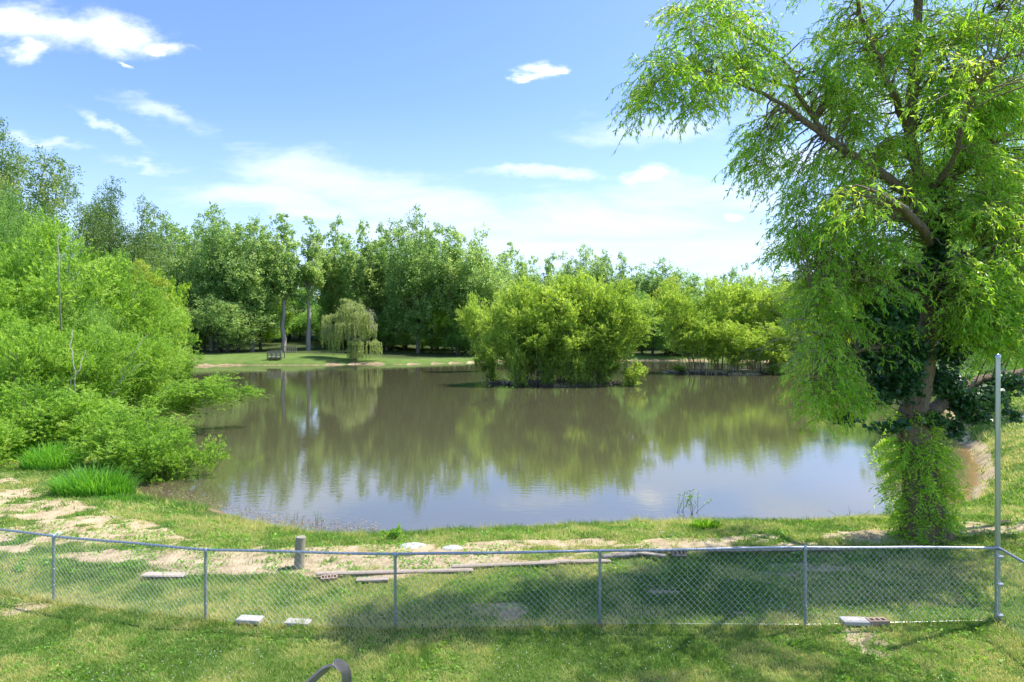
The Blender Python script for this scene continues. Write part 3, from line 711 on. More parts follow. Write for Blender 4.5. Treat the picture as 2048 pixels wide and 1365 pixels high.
# ------------------------------------------------------------------ weeping willow on the far bank
def weeping():
    D = 112; x0 = (712 - 1024) / F * D; g0 = gz(x0, D); s = D / F
    rng = np.random.default_rng(77); tb = Tubes(); lv = Leaves(); dd = Tubes()
    def L(px, py, dy=0): return np.array([(px - 1024) * s - x0, dy, HC - (py - YH) * s - g0])
    tb.add([L(712, 730), L(710, 705), L(704, 670, .3), L(706, 635, .2), L(712, 608)], [.42, .38, .3, .2, .08], 8)
    lobes = [(705, 612, 26, 16, 0, 34), (690, 625, 22, 16, 1, 30), (725, 630, 22, 18, -1, 34), (665, 635, 20, 14, 0, 26), (655, 655, 14, 10, .5, 18),
             (700, 650, 30, 16, -1.2, 40), (735, 650, 16, 14, .8, 22), (715, 685, 16, 12, -1.5, 30), (718, 705, 12, 8, -1.8, 20), (750, 686, 16, 9, -1, 18), (675, 668, 14, 10, -.8, 20), (690, 600, 10, 6, 0, 8)]
    for (px, py, rx, ry, dy, n) in lobes:
        c = L(px, py, dy)
        tb.add(curve_pts(L(706, min(690, py + 25), .2), c, 5, bow=(0, 0, .5), rng=rng), np.linspace(.16, .04, 5), 5, cap=False)
        ball_leaves(lv, c, np.array([rx * s, rx * s * .8, ry * s * .7]), n * 14, .30, .09, .55 + rng.normal() * .12, rng, up=-.3)
        for k in range(int(n * 2.2)):
            th = rng.random() * 6.28; r = math.sqrt(rng.random())
            p = c + np.array([math.cos(th) * rx * s * r, math.sin(th) * rx * s * .8 * r, ry * s * .5 * (1 - r)])
            ln = min(rng.uniform(1.2, 4.2), p[2] - .3)
            if ln < .4: continue
            m = int(ln * 7); u = np.linspace(0, 1, m)[:, None]
            q = p + np.hstack([np.sin(u * 2 + th) * .15, np.cos(u * 2) * .1, -u * ln]) + rng.normal(size=(m, 3)) * .06
            lv.add(q, np.array([0, 0, -1.]) + rng.normal(size=(m, 3)) * .4, rng.normal(size=(m, 3)), .36, .11, np.clip(.5 + rng.normal() * .15 + rng.normal(size=m) * .12, 0, 1))
    for k in range(46):
        if k % 2: a = L(rng.uniform(655, 672), rng.uniform(650, 670), rng.uniform(-1, 1)); b = a + np.array([rng.uniform(-2.4, -.3), rng.uniform(-1, 1), rng.uniform(-1.6, 1.4)])
        else: a = L(rng.uniform(732, 742), rng.uniform(618, 655), rng.uniform(-1, 1)); b = a + np.array([rng.uniform(.3, 1.6), rng.uniform(-1, 1), rng.uniform(-2, 1.5)])
        dd.add(curve_pts(a, b, 5, jit=.12, rng=rng), np.linspace(.06, .02, 5), 3, cap=False)
    o = empty('weeping_willow_tree', (x0, D, g0))
    link('trunk', tb.mesh('trunk', M['bark_grey']), o); link('crown', lv.mesh('crown', M['weeping']), o)
    tag(link('dead_branches', dd.mesh('dead_branches', M['dead_twig']), o), 'bare grey dead branches sticking out of the weeping crown')
    tag(o, 'pale weeping willow with hanging strands and bare grey twigs on the far bank', 'willow')
weeping()

# ------------------------------------------------------------------ distant wood on the ridge (one mass)
def distant_wood():
    rng = np.random.default_rng(90); lv = Leaves()
    for row, (D, n) in enumerate([(300, 120), (350, 120), (410, 130)]):
        for k in range(n):
            x = (k / (n - 1) - .5) * 2.6 * D + rng.uniform(-6, 6); y = D + rng.uniform(-14, 14)
            if (-1.3 * D < x):
                g0 = gz(x, y); h = rng.uniform(11, 18); w = rng.uniform(5, 8)
                ball_leaves(lv, np.array([x, y, g0 + h * .5]), np.array([w, w, h * .52]), 150, 1.7, 1.1, .5 + rng.normal() * .15, rng)
    tag(link('distant_wood', lv.mesh('distant_wood', M['farwood'])), 'hazy dark line of wooded hills far beyond the pond', 'wood', kind='stuff')
distant_wood()

# ------------------------------------------------------------------ the big willow by the fence
D0 = 13.6
WB = np.array([(1852 - 1024) / F * D0, D0, 0.0]); WB[2] = gz(WB[0], WB[1])
def Wp(px, py, dy=0.0): return at(px, py, D0 + dy) - WB
def path(pts, sub=4, jit=0.0, rng=RNG):
    """pts (px,py,dy,r) -> smooth points and radii (Catmull-Rom)"""
    P = np.array([Wp(p[0], p[1], p[2]) for p in pts]); R = np.array([p[3] for p in pts])
    PP = np.vstack([2 * P[0] - P[1], P, 2 * P[-1] - P[-2]])
    o = []; r = []
    for i in range(len(P) - 1):
        a, b, c, d = PP[i:i + 4]
        for t in np.arange(sub) / sub:
            o.append(.5 * ((2 * b) + (-a + c) * t + (2 * a - 5 * b + 4 * c - d) * t * t + (-a + 3 * b - 3 * c + d) * t ** 3)); r.append(R[i] * (1 - t) + R[i + 1] * t)
    o.append(P[-1]); r.append(R[-1])
    o = np.array(o)
    if jit: o[1:-1] += rng.normal(size=o[1:-1].shape) * jit
    return o, np.array(r)
def near_willow():
    rng = np.random.default_rng(123)
    o = empty('near_willow_tree', WB)
    trunk = Tubes(); limbs = Tubes(); lv = Leaves(); tw = Tubes(); sp = Leaves(); spt = Tubes(); dead = Tubes()
    skel = []   # points to attach branches to: (pos, radius)
    def limb(tubes, pts, sides=10, sub=4, jit=0.0, flute=0.0, wob=.06):
        p, r = path(pts, sub, jit, rng); tubes.add(p, r, sides, wob, flute=flute); skel.extend(zip(p, r)); return p
    limb(trunk, [(1852,1125,0,.74),(1852,1095,0,.60),(1852,1060,0,.46),(1846,1010,0,.38),(1838,950,.05,.33),(1830,895,.05,.30),(1826,850,.0,.28),(1831,805,0,.26),(1840,755,0,.235),(1846,700,0,.235),(1855,640,0,.20),(1862,580,0,.185),(1867,520,0,.17),(1866,460,0,.16),(1856,400,0,.145),(1838,340,0,.13),(1820,285,0,.12)], 20, 5, .006, flute=.10, wob=.10)
    limb(trunk, [(1852,1110,.05,.55),(1864,1030,.12,.30),(1858,960,.1,.24),(1848,900,.05,.22),(1838,850,.0,.20)], 12, 4, .01, flute=.14, wob=.12)   # second fused stem
    limb(limbs, [(1820,285,0,.12),(1822,230,0,.125),(1826,160,0,.115),(1832,90,.05,.10),(1838,0,.1,.085),(1846,-120,.2,.07),(1850,-230,.2,.03)], 10, 4, .01, .05)
    limb(limbs, [(1866,470,0,.13),(1830,410,-.1,.12),(1795,372,-.25,.115),(1745,338,-.4,.10),(1695,305,-.55,.09),(1645,268,-.7,.07),(1600,236,-.9,.06),(1560,205,-1.1,.04),(1490,172,-1.3,.028),(1400,140,-1.6,.016),(1330,150,-1.8,.01)], 10, 4, .01, .06)
    limb(limbs, [(1648,268,-.7,.075),(1632,238,-.7,.06),(1612,212,-.8,.05),(1588,176,-.8,.042),(1588,150,-.7,.035),(1560,120,-.7,.028),(1500,80,-.9,.02),(1440,40,-1,.014),(1400,0,-1.1,.008)], 7, 3, .015)
    limb(limbs, [(1588,176,-.8,.03),(1550,165,-.9,.026),(1510,148,-1,.02),(1450,120,-1.4,.012)], 6, 3, .02)
    limb(limbs, [(1820,275,0,.09),(1790,200,-.4,.07),(1755,120,-.8,.055),(1720,30,-1.1,.04),(1700,-60,-1.2,.02)], 7, 3, .03)
    limb(limbs, [(1826,180,0,.07),(1862,130,.2,.06),(1900,95,.4,.05),(1940,60,.5,.04),(2010,0,.7,.02)], 7, 3, .02)
    limb(limbs, [(1826,195,0,.05),(1858,160,-.3,.045),(1890,140,-.6,.04),(1960,130,-1,.03),(2040,110,-1.2,.015)], 6, 3, .02)
    limb(limbs, [(1858,400,0,.11),(1900,355,.3,.10),(1950,318,.6,.085),(2010,275,.9,.07),(2100,215,1.1,.05),(2200,150,1.2,.02)], 8, 3, .02)
    limb(limbs, [(1867,545,0,.14),(1915,520,-.4,.125),(1960,503,-.8,.11),(2010,488,-1.1,.10),(2070,474,-1.4,.085),(2160,440,-1.7,.06),(2280,400,-2,.03)], 9, 3, .02)
    limb(limbs, [(1852,840,0,.17),(1890,800,.4,.14),(1935,772,.7,.12),(1985,755,.9,.10),(2045,745,1.1,.09),(2120,740,1.3,.06),(2220,720,1.5,.03)], 9, 3, .02)
    limb(limbs, [(1866,500,0,.11),(1850,470,-.8,.10),(1820,430,-1.7,.08),(1780,400,-2.5,.05),(1740,380,-3.2,.025)], 8, 3, .02)
    limb(limbs, [(1862,590,0,.09),(1810,575,-.4,.075),(1750,560,-.8,.06),(1690,560,-1.1,.04),(1620,575,-1.4,.02)], 7, 3, .03)
    limb(limbs, [(1850,680,0,.08),(1800,690,-.4,.065),(1740,700,-.8,.045),(1670,720,-1.1,.025),(1620,750,-1.3,.012)], 7, 3, .03)
    limb(limbs, [(1866,480,0,.10),(1880,440,.9,.09),(1860,380,1.9,.07),(1820,320,2.8,.05),(1770,260,3.4,.02)], 8, 3, .03)
    limb(limbs, [(1866,540,0,.09),(1830,530,.9,.075),(1770,500,1.7,.055),(1700,470,2.3,.03)], 7, 3, .03)
    limb(limbs, [(1856,400,0,.09),(1900,330,-.8,.055),(1930,250,-1.5,.035),(1960,170,-2.0,.015)], 7, 3, .03)
    SK = np.array([s[0] for s in skel]); SR = np.array([s[1] for s in skel])
    up_ok = SK[:, 2] > 3.0
    SKc, SRc = SK[up_ok], SR[up_ok]
    # crown envelope: px, py, rx, ry, depth offset, depth radius, number of clusters
    blobs = [(1395,45,80,85,-1.3,.8,20),(1335,150,62,62,-1.7,.6,15),(1300,195,34,28,-1.8,.4,5),(1420,160,85,62,-1.4,.8,22),(1500,110,70,70,-1.1,.8,20),
        (1470,20,60,45,-1.0,.6,9),(1590,180,75,60,-.8,.9,22),(1690,185,80,80,-.6,1.0,24),(1640,110,55,50,-.7,.7,8),(1545,260,50,55,-1,.6,11),(1525,325,34,52,-1,.5,8),(1620,330,60,50,-.7,.7,12),
        (1600,400,38,40,-.8,.5,6),(1715,60,70,70,-.6,1,20),(1790,120,70,110,0,1.4,32),(1880,60,80,80,.2,1.4,26),(1980,50,90,90,.3,1.5,28),(2090,90,80,150,.3,1.6,22),
        (1730,300,80,70,-.3,1.2,26),(1890,230,80,90,.2,1.5,26),(2000,200,80,90,.2,1.5,24),(1960,330,100,70,.2,1.5,28),(1840,380,80,60,-.2,1.5,26),
        (1730,400,90,60,-.5,1.4,28),(1660,470,80,60,-.8,1.0,26),(1580,475,45,45,-1.0,.5,9),(1760,480,90,60,-.6,1.2,28),(1640,560,60,55,-1.0,.8,20),(1720,560,70,60,-.6,.9,20),
        (1650,640,55,55,-1.1,.8,20),(1650,720,60,60,-1.2,.8,24),(1630,780,36,36,-1.3,.5,9),(1685,795,56,34,-1,.6,13),(1745,640,60,70,-1.0,.6,14),(1770,560,60,50,-1.3,.6,12),
        (1950,420,90,60,-.4,1.3,26),(1930,560,70,70,-1.0,.8,24),(2010,560,70,90,-.9,1.0,30),(1990,660,70,50,-.8,.8,18),(1935,640,40,40,-1.0,.5,8),(2080,480,80,200,-.5,1.5,34),(2150,650,70,70,.2,1,10),
        (1860,-90,150,90,.2,2.0,26),(1700,-80,130,80,-.5,1.6,20),(1480,-60,110,60,-1.1,1.0,10),(2040,-90,150,110,.3,2.0,24),(1880,-200,120,60,0,1.6,12),
        (2080,70,110,110,-2.8,1.0,14),(1990,-90,120,90,-3.0,1.0,12),(1850,-160,120,80,-3.0,1.0,8),(2190,-40,120,110,-3.4,1.1,14),(2100,-230,130,80,-2.6,1.2,10),(2250,150,110,110,-3.0,1.0,10),  # crown parts added mostly out of view to shade the lower right lawn
        (1800,330,120,120,2.4,1.0,16),(1900,150,120,120,-2.6,.9,22),(1930,200,70,90,-.6,.6,26),(1960,620,60,60,-.7,.5,22),(1990,420,60,80,-.7,.6,24),(1700,230,60,50,-.2,.5,12),(1780,300,50,60,.5,.5,14),(1760,400,80,60,-2.8,.7,14),(1800,200,100,90,3,.8,14),(1720,480,60,50,2.2,.6,10),(2200,350,90,200,.3,1.6,24),(2180,100,90,120,.3,1.6,16)]
    open_runs = [[(1575,215,-.9),(1645,268,-.7),(1695,305,-.55),(1745,338,-.4),(1800,378,-.2)], [(1832,60,0),(1826,160,0),(1821,250,0),(1820,300,0)], [(1856,620,0),(1844,700,0),(1836,760,0),(1830,830,0),(1836,900,0)], [(1588,150,-.7),(1612,212,-.8),(1640,258,-.7)]]
    def hides(x, y, dpt):
        if ((x - 1798) / 72) ** 2 + ((y - 665) / 140) ** 2 < 1 and dpt < .3: return rng.random() < .9
        if ((x - 1870) / 40) ** 2 + ((y - 520) / 130) ** 2 < 1 and dpt < .2: return rng.random() < .85
        if ((x - 1920) / 60) ** 2 + ((y - 770) / 90) ** 2 < 1 and dpt < .5: return True
        for run_ in open_runs:
            for (x1, y1, d1), (x2, y2, d2) in zip(run_[:-1], run_[1:]):
                for q in (0, .33, .66, 1):
                    xx, yy, dd_ = x1 + (x2 - x1) * q, y1 + (y2 - y1) * q, d1 + (d2 - d1) * q
                    if abs(x - xx) < 28 and -60 < y - yy < 18 and dpt < dd_ + .25: return True
        return False
    for (px, py, rx, ry, dc, dr, nc) in blobs:
        for k in range(int(nc * (1.7 if (px > 1880 and 180 < py < 700 and px < 2120 and abs(dc) < 2) else 1.4 if (px > 1650 and py < 420 and px < 2100 and abs(dc) < 2) else 1.0 if (px < 1700 and py > 600) else 1.25 if abs(dc) < 2 and py > -20 and px < 2100 else .45))):
            d = rng.normal(size=3); d /= np.linalg.norm(d); r = rng.random() ** .45
            ax_, ay_, ad_ = px + d[0] * rx * r, py + d[1] * ry * r, dc + d[2] * dr * r
            if hides(ax_, ay_, ad_) and rng.random() < .84: continue
            c = Wp(ax_, ay_, ad_)
            dist = np.linalg.norm(SKc - c, axis=1) + np.maximum(0, SKc[:, 2] - c[2]) * .4
            i = int(np.argmin(dist + rng.random(len(dist)) * .3)); a = SKc[i]
            mid = (a + c) / 2
            if np.linalg.norm(a - c) > .25:
                tw.add(curve_pts(a, c, 6, bow=(0, 0, .12 * np.linalg.norm(a - c)), jit=.03, rng=rng), np.linspace(min(.022, SRc[i] * .7), .006, 6), 4, cap=False)
            outd = norm(c - a + rng.normal(size=3) * .2)
            tint0 = .5 + rng.normal() * .13
            for q in range(rng.integers(7, 11)):
                h = outd * .55 + rng.normal(size=3) * .55; h[2] = abs(h[2]) * .25 - .12; h = norm(h)
                ln = rng.uniform(.35, .85); m = 6
                s0 = c + rng.normal(size=3) * .10
                t = np.linspace(0, 1, m)[:, None]
                pts = s0 + h * ln * (t - .25 * t * t) + np.array([0, 0, -1.]) * ln * (.10 * t + .42 * t * t)
                tw.add(pts, [.0055, .005, .004, .0035, .003, .002], 3, cap=False)
                nl = int(ln * rng.uniform(22, 30))
                u = np.sort(rng.random(nl)) ** .85
                pp = np.stack([np.interp(u, t[:, 0], pts[:, e]) for e in range(3)], 1)
                td = norm(np.gradient(pts, axis=0)); tt = np.stack([np.interp(u, t[:, 0], td[:, e]) for e in range(3)], 1)
                ax = norm(tt * .8 + rng.normal(size=(nl, 3)) * .5 + np.array([0, 0, -.35]))
                L = rng.uniform(.085, .155, nl)
                lv.add(pp + ax * L[:, None] * .5, ax, rng.normal(size=(nl, 3)) + np.array([0, 0, .3]), L, rng.uniform(.019, .029, nl), np.clip(tint0 + rng.normal(size=nl) * .15, 0, 1))
    # bare hanging grey twigs left of the trunk
    for k in range(34):
        a = Wp(rng.uniform(1620, 1700), rng.uniform(530, 720), rng.uniform(-1.4, -.6)); b = a + np.array([rng.uniform(-1.5, -.5), rng.uniform(-.4, .3), rng.uniform(-.5, .55)])
        q = curve_pts(a, b, 7, bow=(0, 0, .12), jit=.02, rng=rng); dead.add(q, np.linspace(.009, .003, 7), 3, cap=False)
        for w in range(3):
            e = q[rng.integers(2, 6)]; dead.add(curve_pts(e, e + np.array([rng.uniform(-.5, -.1), rng.uniform(-.2, .2), rng.uniform(-.25, .3)]), 4, rng=rng), np.linspace(.004, .002, 4), 3, cap=False)
    # leafy shoots around the foot of the trunk
    for k in range(560):
        py = rng.uniform(885, 1085) if rng.random() < .85 else rng.uniform(820, 900); th = rng.random() * 6.28
        i = np.argmin(np.abs(SK[:85, 2] - Wp(1850, py)[2])); c0 = SK[i]; r0 = SR[i]
        a = c0 + np.array([math.cos(th), math.sin(th), 0]) * r0 * .9
        ln = rng.uniform(.2, .62) * (1.25 if 880 < py < 1000 else .8)
        h = norm(np.array([math.cos(th), math.sin(th), rng.uniform(.2, .9)]))
        t = np.linspace(0, 1, 6)[:, None]
        pts = a + h * ln * t + np.array([0, 0, -1.]) * ln * .75 * t * t
        spt.add(pts, np.linspace(.006, .002, 6), 3, cap=False)
        nl = int(ln * 34); u = rng.random(nl) ** .7
        pp = np.stack([np.interp(u, t[:, 0], pts[:, e]) for e in range(3)], 1)
        ax = norm(h * .5 + rng.normal(size=(nl, 3)) * .6 + np.array([0, 0, -.45]))
        L = rng.uniform(.09, .16, nl)
        sp.add(pp + ax * L[:, None] * .5, ax, rng.normal(size=(nl, 3)), L, rng.uniform(.021, .031, nl), np.clip(.55 + rng.normal() * .1 + rng.normal(size=nl) * .13, 0, 1))
    link('trunk', trunk.mesh('trunk', M['bark_willow']), o)
    link('branches', limbs.mesh('branches', M['bark_willow']), o)
    link('twigs', tw.mesh('twigs', M['twig']), o)
    link('crown', lv.mesh('crown', M['willow_main']), o)
    tag(link('dead_twigs', dead.mesh('dead_twigs', M['dead_twig']), o), 'bare grey twigs hanging left of the trunk')
    s_ = link('trunk_shoots', sp.mesh('trunk_shoots', M['willow_main']), o); tag(s_, 'bright leafy shoots round the foot of the trunk')
    link('shoot_stems', spt.mesh('shoot_stems', M['twig']), s_)
    tag(o, 'huge old willow with twisted trunk and leafy foot just behind the fence', 'willow')
    print('near willow leaves', lv.count(), sp.count(), 'skel', len(SK))
    return SK, SR
SK, SR = near_willow()

def ivy():
    rng = np.random.default_rng(55); lv = Leaves(); st = Tubes()
    spots = [(1800,620,60,60,-.3,.6,900),(1760,650,55,50,-.5,.5,600),(1810,700,70,50,-.3,.6,1100),(1750,720,60,45,-.5,.5,650),(1790,770,70,50,-.3,.6,1000),(1740,800,60,38,-.5,.5,500),
             (1690,835,45,18,-.6,.3,160),(1860,560,32,50,0,.45,900),(1868,480,32,55,0,.42,800),(1872,430,26,40,0,.35,350),(1885,620,36,60,.0,.5,800),(1900,700,48,50,.1,.6,800),
             (1890,770,55,45,.2,.6,1000),(1930,800,60,40,.3,.6,900),(1980,790,50,38,.4,.6,600),(2020,770,50,38,.5,.6,450),(1850,840,60,22,-.1,.5,520),(1905,860,40,30,.1,.4,260),(2030,830,26,20,.5,.3,90),(1780,850,50,16,-.4,.4,160),
             (1800,560,55,45,-.5,.5,700),(1790,640,60,70,-.9,.4,900),(1815,740,50,60,-.7,.35,600),(1868,520,30,110,-.35,.2,700),(1870,400,24,60,-.2,.2,260),(1948,835,40,26,.3,.4,200),(1745,600,40,40,-.5,.5,220),(1850,1000,20,80,-.1,.3,260),(2090,780,50,40,.5,.5,250)]
    for (px, py, rx, ry, dc, dr, n) in spots:
        c = Wp(px, py, dc); s = D0 / F
        d = rdir(n, rng); r = rng.random((n, 1)) ** .5
        p = c + d * r * np.array([rx * s, dr, ry * s])
        # leaves gather in small fans
        kk = max(3, n // 22); cen = p[:kk]; idx = rng.integers(0, kk, n); p = cen[idx] * .55 + p * .45 + rng.normal(size=(n, 3)) * .03
        nr = rng.normal(size=(n, 3)) * .55 + np.array([.25, -.5, .8]); ax = rng.normal(size=(n, 3)) * .8 + np.array([0, -.2, -.6])
        L = rng.uniform(.07, .15, n)
        lv.add(p, ax, nr, L, L * .9, np.clip(.42 + rng.normal(size=n) * .2, 0, 1))
        for k in range(4):
            a = c + rdir(1, rng)[0] * np.array([rx * s, dr, ry * s]) * .8; j = np.argmin(np.linalg.norm(SK - a, axis=1))
            st.add(curve_pts(SK[j], a, 7, bow=(rng.uniform(-.2, .2), rng.uniform(-.2, .2), rng.uniform(-.3, .3)), jit=.02, rng=rng), np.linspace(.014, .006, 7), 4, cap=False)
    o = empty('ivy_vine', WB)
    link('foliage', lv.mesh('foliage', M['ivy'], broad=True), o); link('stems', st.mesh('stems', M['bark_dark']), o)
    tag(o, 'dark glossy vine climbing and bulging round the big willow trunk', 'vine')
ivy()

# ------------------------------------------------------------------ chain-link fence
def fence():
    P = [(-12.6, 12.75, .05, 1.30), (-8.67, 11.35, .187, 1.407), (-5.23, 10.24, .328, 1.548), (-1.90, 9.76, .418, 1.646), (1.45, 9.90, .43, 1.65), (4.74, 9.70, .54, 1.78), (7.97, 9.83, .51, 1.726)]
    side = [(7.97, 9.83, .51, 1.726), (7.82, 8.0, .62, 1.60), (7.65, 5.0, .72, 1.66)]
    o = empty('chain_link_fence', (0, 9.8, .43)); off = np.array([0, 9.8, .43])
    tag(o, 'galvanised chain-link fence with tall corner pole running across the lawn', 'fence')
    def run(pts):
        rail = Tubes(); w = Tubes()
        tops = np.array([[p[0], p[1], p[3]] for p in pts]) - off; bots = np.array([[p[0], p[1], min(p[2], gz(p[0], p[1])) + .03] for p in pts]) - off
        seg = np.linalg.norm(np.diff(tops[:, :2], axis=0), axis=1); S = np.concatenate([[0], np.cumsum(seg)]); tot = S[-1]
        dense = np.arange(0, tot + .01, tot / 60); rt = np.stack([np.interp(dense, S, tops[:, e]) for e in range(3)], 1)
        rt[:, 2] += .004 * np.sin(dense * 2.3)
        rail.add(rt, .0215, 10)
        link('top_rail', rail.mesh('top_rail', M['galv']), o)
        pitch = .05; n = int(tot / pitch); nrow = 25
        for k in range(n + 1):
            zz = np.arange(nrow); s = k * pitch + np.where((zz + k) % 2 == 0, -pitch * .53, pitch * .53)
            s = np.clip(s, 0.01, tot - .01)
            t = zz / (nrow - 1)
            X = np.interp(s, S, tops[:, 0]); Y = np.interp(s, S, tops[:, 1]); Zt = np.interp(s, S, tops[:, 2]) + .028; Zb = np.interp(s, S, bots[:, 2])
            sag = .012 * np.sin(s * 1.7 + t * 2) * t
            yo = -.026 + np.where((zz + k) % 2 == 0, .004, -.004) + sag
            w.add(np.stack([X, Y + yo, Zt * (1 - t) + Zb * t], 1), .0018, 3, cap=False)
        # bottom tension wire
        bt = np.stack([np.interp(dense, S, bots[:, e]) for e in range(3)], 1); bt[:, 1] -= .026; bt[:, 2] += .02; w.add(bt, .0014, 3, cap=False)
        link('wire_mesh', w.mesh('wire_mesh', M['wire'], smooth=False), o)
    run(P); run(side)
    for i, p in enumerate(P[:-1] + side[1:]):
        t = Tubes(); x, y, zb, zt = p[0], p[1], p[2] - .25, p[3]
        t.add(np.array([[x, y, zb], [x, y, (zb + zt) / 2], [x, y, zt - .03]]) - off, .024, 10)
        t.add(np.array([[x, y, zt - .05], [x, y, zt - .028], [x, y, zt + .012], [x, y, zt + .034]]) - off, [.029, .031, .031, .012], 10)   # cap gripping the rail
        link('post', t.mesh('post', M['galv']), o)
        for q in (.25, .5, .78):
            tt = Tubes(); th = np.linspace(-PI * .9, PI * .9, 9); z = p[2] + (p[3] - p[2]) * q
            tt.add(np.stack([x + np.cos(th - PI / 2) * .027, y + np.sin(th - PI / 2) * .027, np.full(9, z) + np.linspace(-.01, .01, 9)], 1) - off, .0022, 4)
            link('tie_wire', tt.mesh('tie_wire', M['wire']), o)
    x, y = 7.99, 9.87
    t = Tubes(); zt = HC - (712 - YH) * y / F
    t.add(np.array([[x, y, .2], [x, y, 1.2], [x, y, 2.6], [x, y, zt - .03]]) - off, .038, 16)
    cp = link('corner_pole', t.mesh('corner_pole', M['galv_pole']), o); tag(cp, 'tall round steel pole at the fence corner')
    t = Tubes(); t.add(np.array([[x, y, zt - .05], [x, y, zt - .03], [x, y, zt + .015], [x, y, zt + .03]]) - off, [.042, .044, .042, .012], 16); link('pole_cap', t.mesh('pole_cap', M['galv_pole']), cp)
    for z in (.62, 1.13, 1.58):
        t = Tubes(); t.add(np.array([[x - .005, y - .03, z - .016], [x - .005, y - .03, z + .016]]) - off, .064, 14)
        link('clamp_band', t.mesh('clamp_band', M['galv']), o)
    t = Tubes(); t.add(np.array([[x - .05, y - .04, .3], [x - .05, y - .04, 1.70]]) - off, .026, 10); link('end_post', t.mesh('end_post', M['galv']), o)
fence()

# ------------------------------------------------------------------ small things round the fence and bank
def thing_mesh(name, me, loc, label, cat, group=None, rz=0.0):
    o = link(name, me); o.location = loc; o.rotation_euler = (0, 0, rz); tag(o, label, cat, group); return o
def pos(px, py, z=.44):
    D = (HC - z) * F / (py - YH); x = (px - 1024) / F * D
    for _ in range(3):
        z = gz(x, D); D = (HC - z) * F / (py - YH); x = (px - 1024) / F * D
    return x, D, z
def slab(name, px, py, size, rz, mat, label, cat='paver', holes=0, group=None, rx=0.0, lift=0.0, bev=.008):
    x, y, z = pos(px, py)
    if not holes:
        b = Boxes(); b.box((0, 0, size[2] * .4 + lift), size, 0, rx, 0, bev); me = b.mesh(name, M[mat])
    else:      # brick with a row of square holes: side strips and cross ribs
        b = Boxes(); sx, sy, sz = size; n = holes; hw = sx / (n * 1.75 + .75); rib = hw * .75; zz = sz * .4 + lift
        def tb_(c, s): b.box((c[0], c[1] * math.cos(rx), zz + c[1] * math.sin(rx)), s, 0, rx, 0, .003)
        tb_((0, -sy * .37, 0), (sx, sy * .26, sz)); tb_((0, sy * .37, 0), (sx, sy * .26, sz))
        for k in range(n + 1): tb_((-sx / 2 + rib / 2 + k * (hw + rib), 0, 0), (rib, sy * .48, sz - .003))
        me = b.mesh(name, M[mat])
    return thing_mesh(name, me, (x, y, z), label, cat, group, rz)
slab('paver_block', 500, 1246, (.42, .20, .075), -.10, 'concrete', 'left of two pale concrete blocks lying under the fence', 'block', lift=.02)
slab('paver_block', 596, 1250, (.42, .18, .065), -.12, 'concrete', 'right of two pale concrete blocks under the fence, half sunk in grass', 'block', lift=.01)
slab('paver_block', 1712, 1249, (.46, .20, .07), -.06, 'concrete', 'pale concrete block by the fence right of the last thin post', 'block', lift=.02)
slab('holed_brick', 1755, 1250, (.32, .15, .08), .05, 'brick', 'tan brick with holes against the concrete block at the fence', 'brick', 3, lift=.02)
slab('paver_slab', 330, 1154, (.90, .20, .05), -.04, 'concrete_tan', 'long flat tan slab in the grass behind the left of the fence', 'slab', lift=.02, bev=.02)
slab('holed_brick', 658, 1161, (.31, .10, .06), .18, 'brick', 'tilted tan brick with a row of holes at the lawn edge', 'brick', 5, rx=.5, lift=.03)
slab('old_board', 745, 1163, (.62, .16, .04), .08, 'wood_long', 'short weathered board lying in the grass right of the holed brick', 'board', lift=.02)
slab('landscape_timber', 790, 1146, (3.1, .13, .05), .06, 'wood_long', 'long pale timber edging the lawn right of the wooden stump', 'timber', lift=.0, bev=.02)
slab('landscape_timber', 1010, 1131, (2.2, .13, .05), .10, 'wood_long', 'pale timber edging the lawn, middle of the row', 'timber', lift=.0, bev=.02)
slab('landscape_timber', 1150, 1127, (1.5, .12, .05), .04, 'wood_long', 'dark thin timber at the lawn edge left of the fence post', 'timber', lift=.02, bev=.02)
slab('landscape_timber', 1240, 1117, (.8, .12, .07), .22, 'bark_grey', 'grey timber end tilted across the others behind the fence', 'timber', rx=.1, lift=.04, bev=.02)
slab('landscape_timber', 1320, 1108, (1.2, .10, .05), .02, 'bark_grey', 'grey timber lying behind the holed block', 'timber', lift=.04, bev=.02)
slab('old_board', 1296, 1115, (.75, .10, .04), -.35, 'wood_long', 'light board leaning across the timbers behind the fence', 'board', rx=.1, lift=.06)
slab('holed_brick', 1358, 1115, (.28, .14, .10), -.05, 'brick', 'clay block with three holes lying at the end of the timbers', 'block', 3, rx=.9, lift=.04)
slab('landscape_timber', 1560, 1103, (3.2, .12, .05), .03, 'wood_long', 'long timber edging the bank behind the fence, right half', 'timber', lift=.02, bev=.02)

def rock(px, py, s, label, seed, flat=.5, mat='stone', cat='stone', name='stone', zl=0):
    r = np.random.default_rng(seed); u, v = 12, 7; vs = []; fs = []
    for a in range(v + 1):
        ph = PI * a / v
        for b in range(u):
            th = 2 * PI * b / u; rad = 1 + .35 * (vnoise(np.array([b * .7 % 6 + seed]), np.array([a * .8]), seed)[0] - .5) + r.uniform(-.06, .06)
            vs.append((math.sin(ph) * math.cos(th) * s * rad * 1.4, math.sin(ph) * math.sin(th) * s * rad, math.cos(ph) * s * flat * rad))
    for a in range(v):
        for b in range(u): fs.append((a * u + b, (a + 1) * u + b, (a + 1) * u + (b + 1) % u, a * u + (b + 1) % u))
    me = bpy.data.meshes.new(name); me.from_pydata(vs, [], fs); me.materials.append(M[mat]); me.update()
    x, y, z = pos(px, py); thing_mesh(name, me, (x, y, z + zl), label, cat, None, r.uniform(-.4, .4))
rock(826, 1093, .23, 'crumbled pale stone patch on the bank right of the wooden stump', 3, .22)
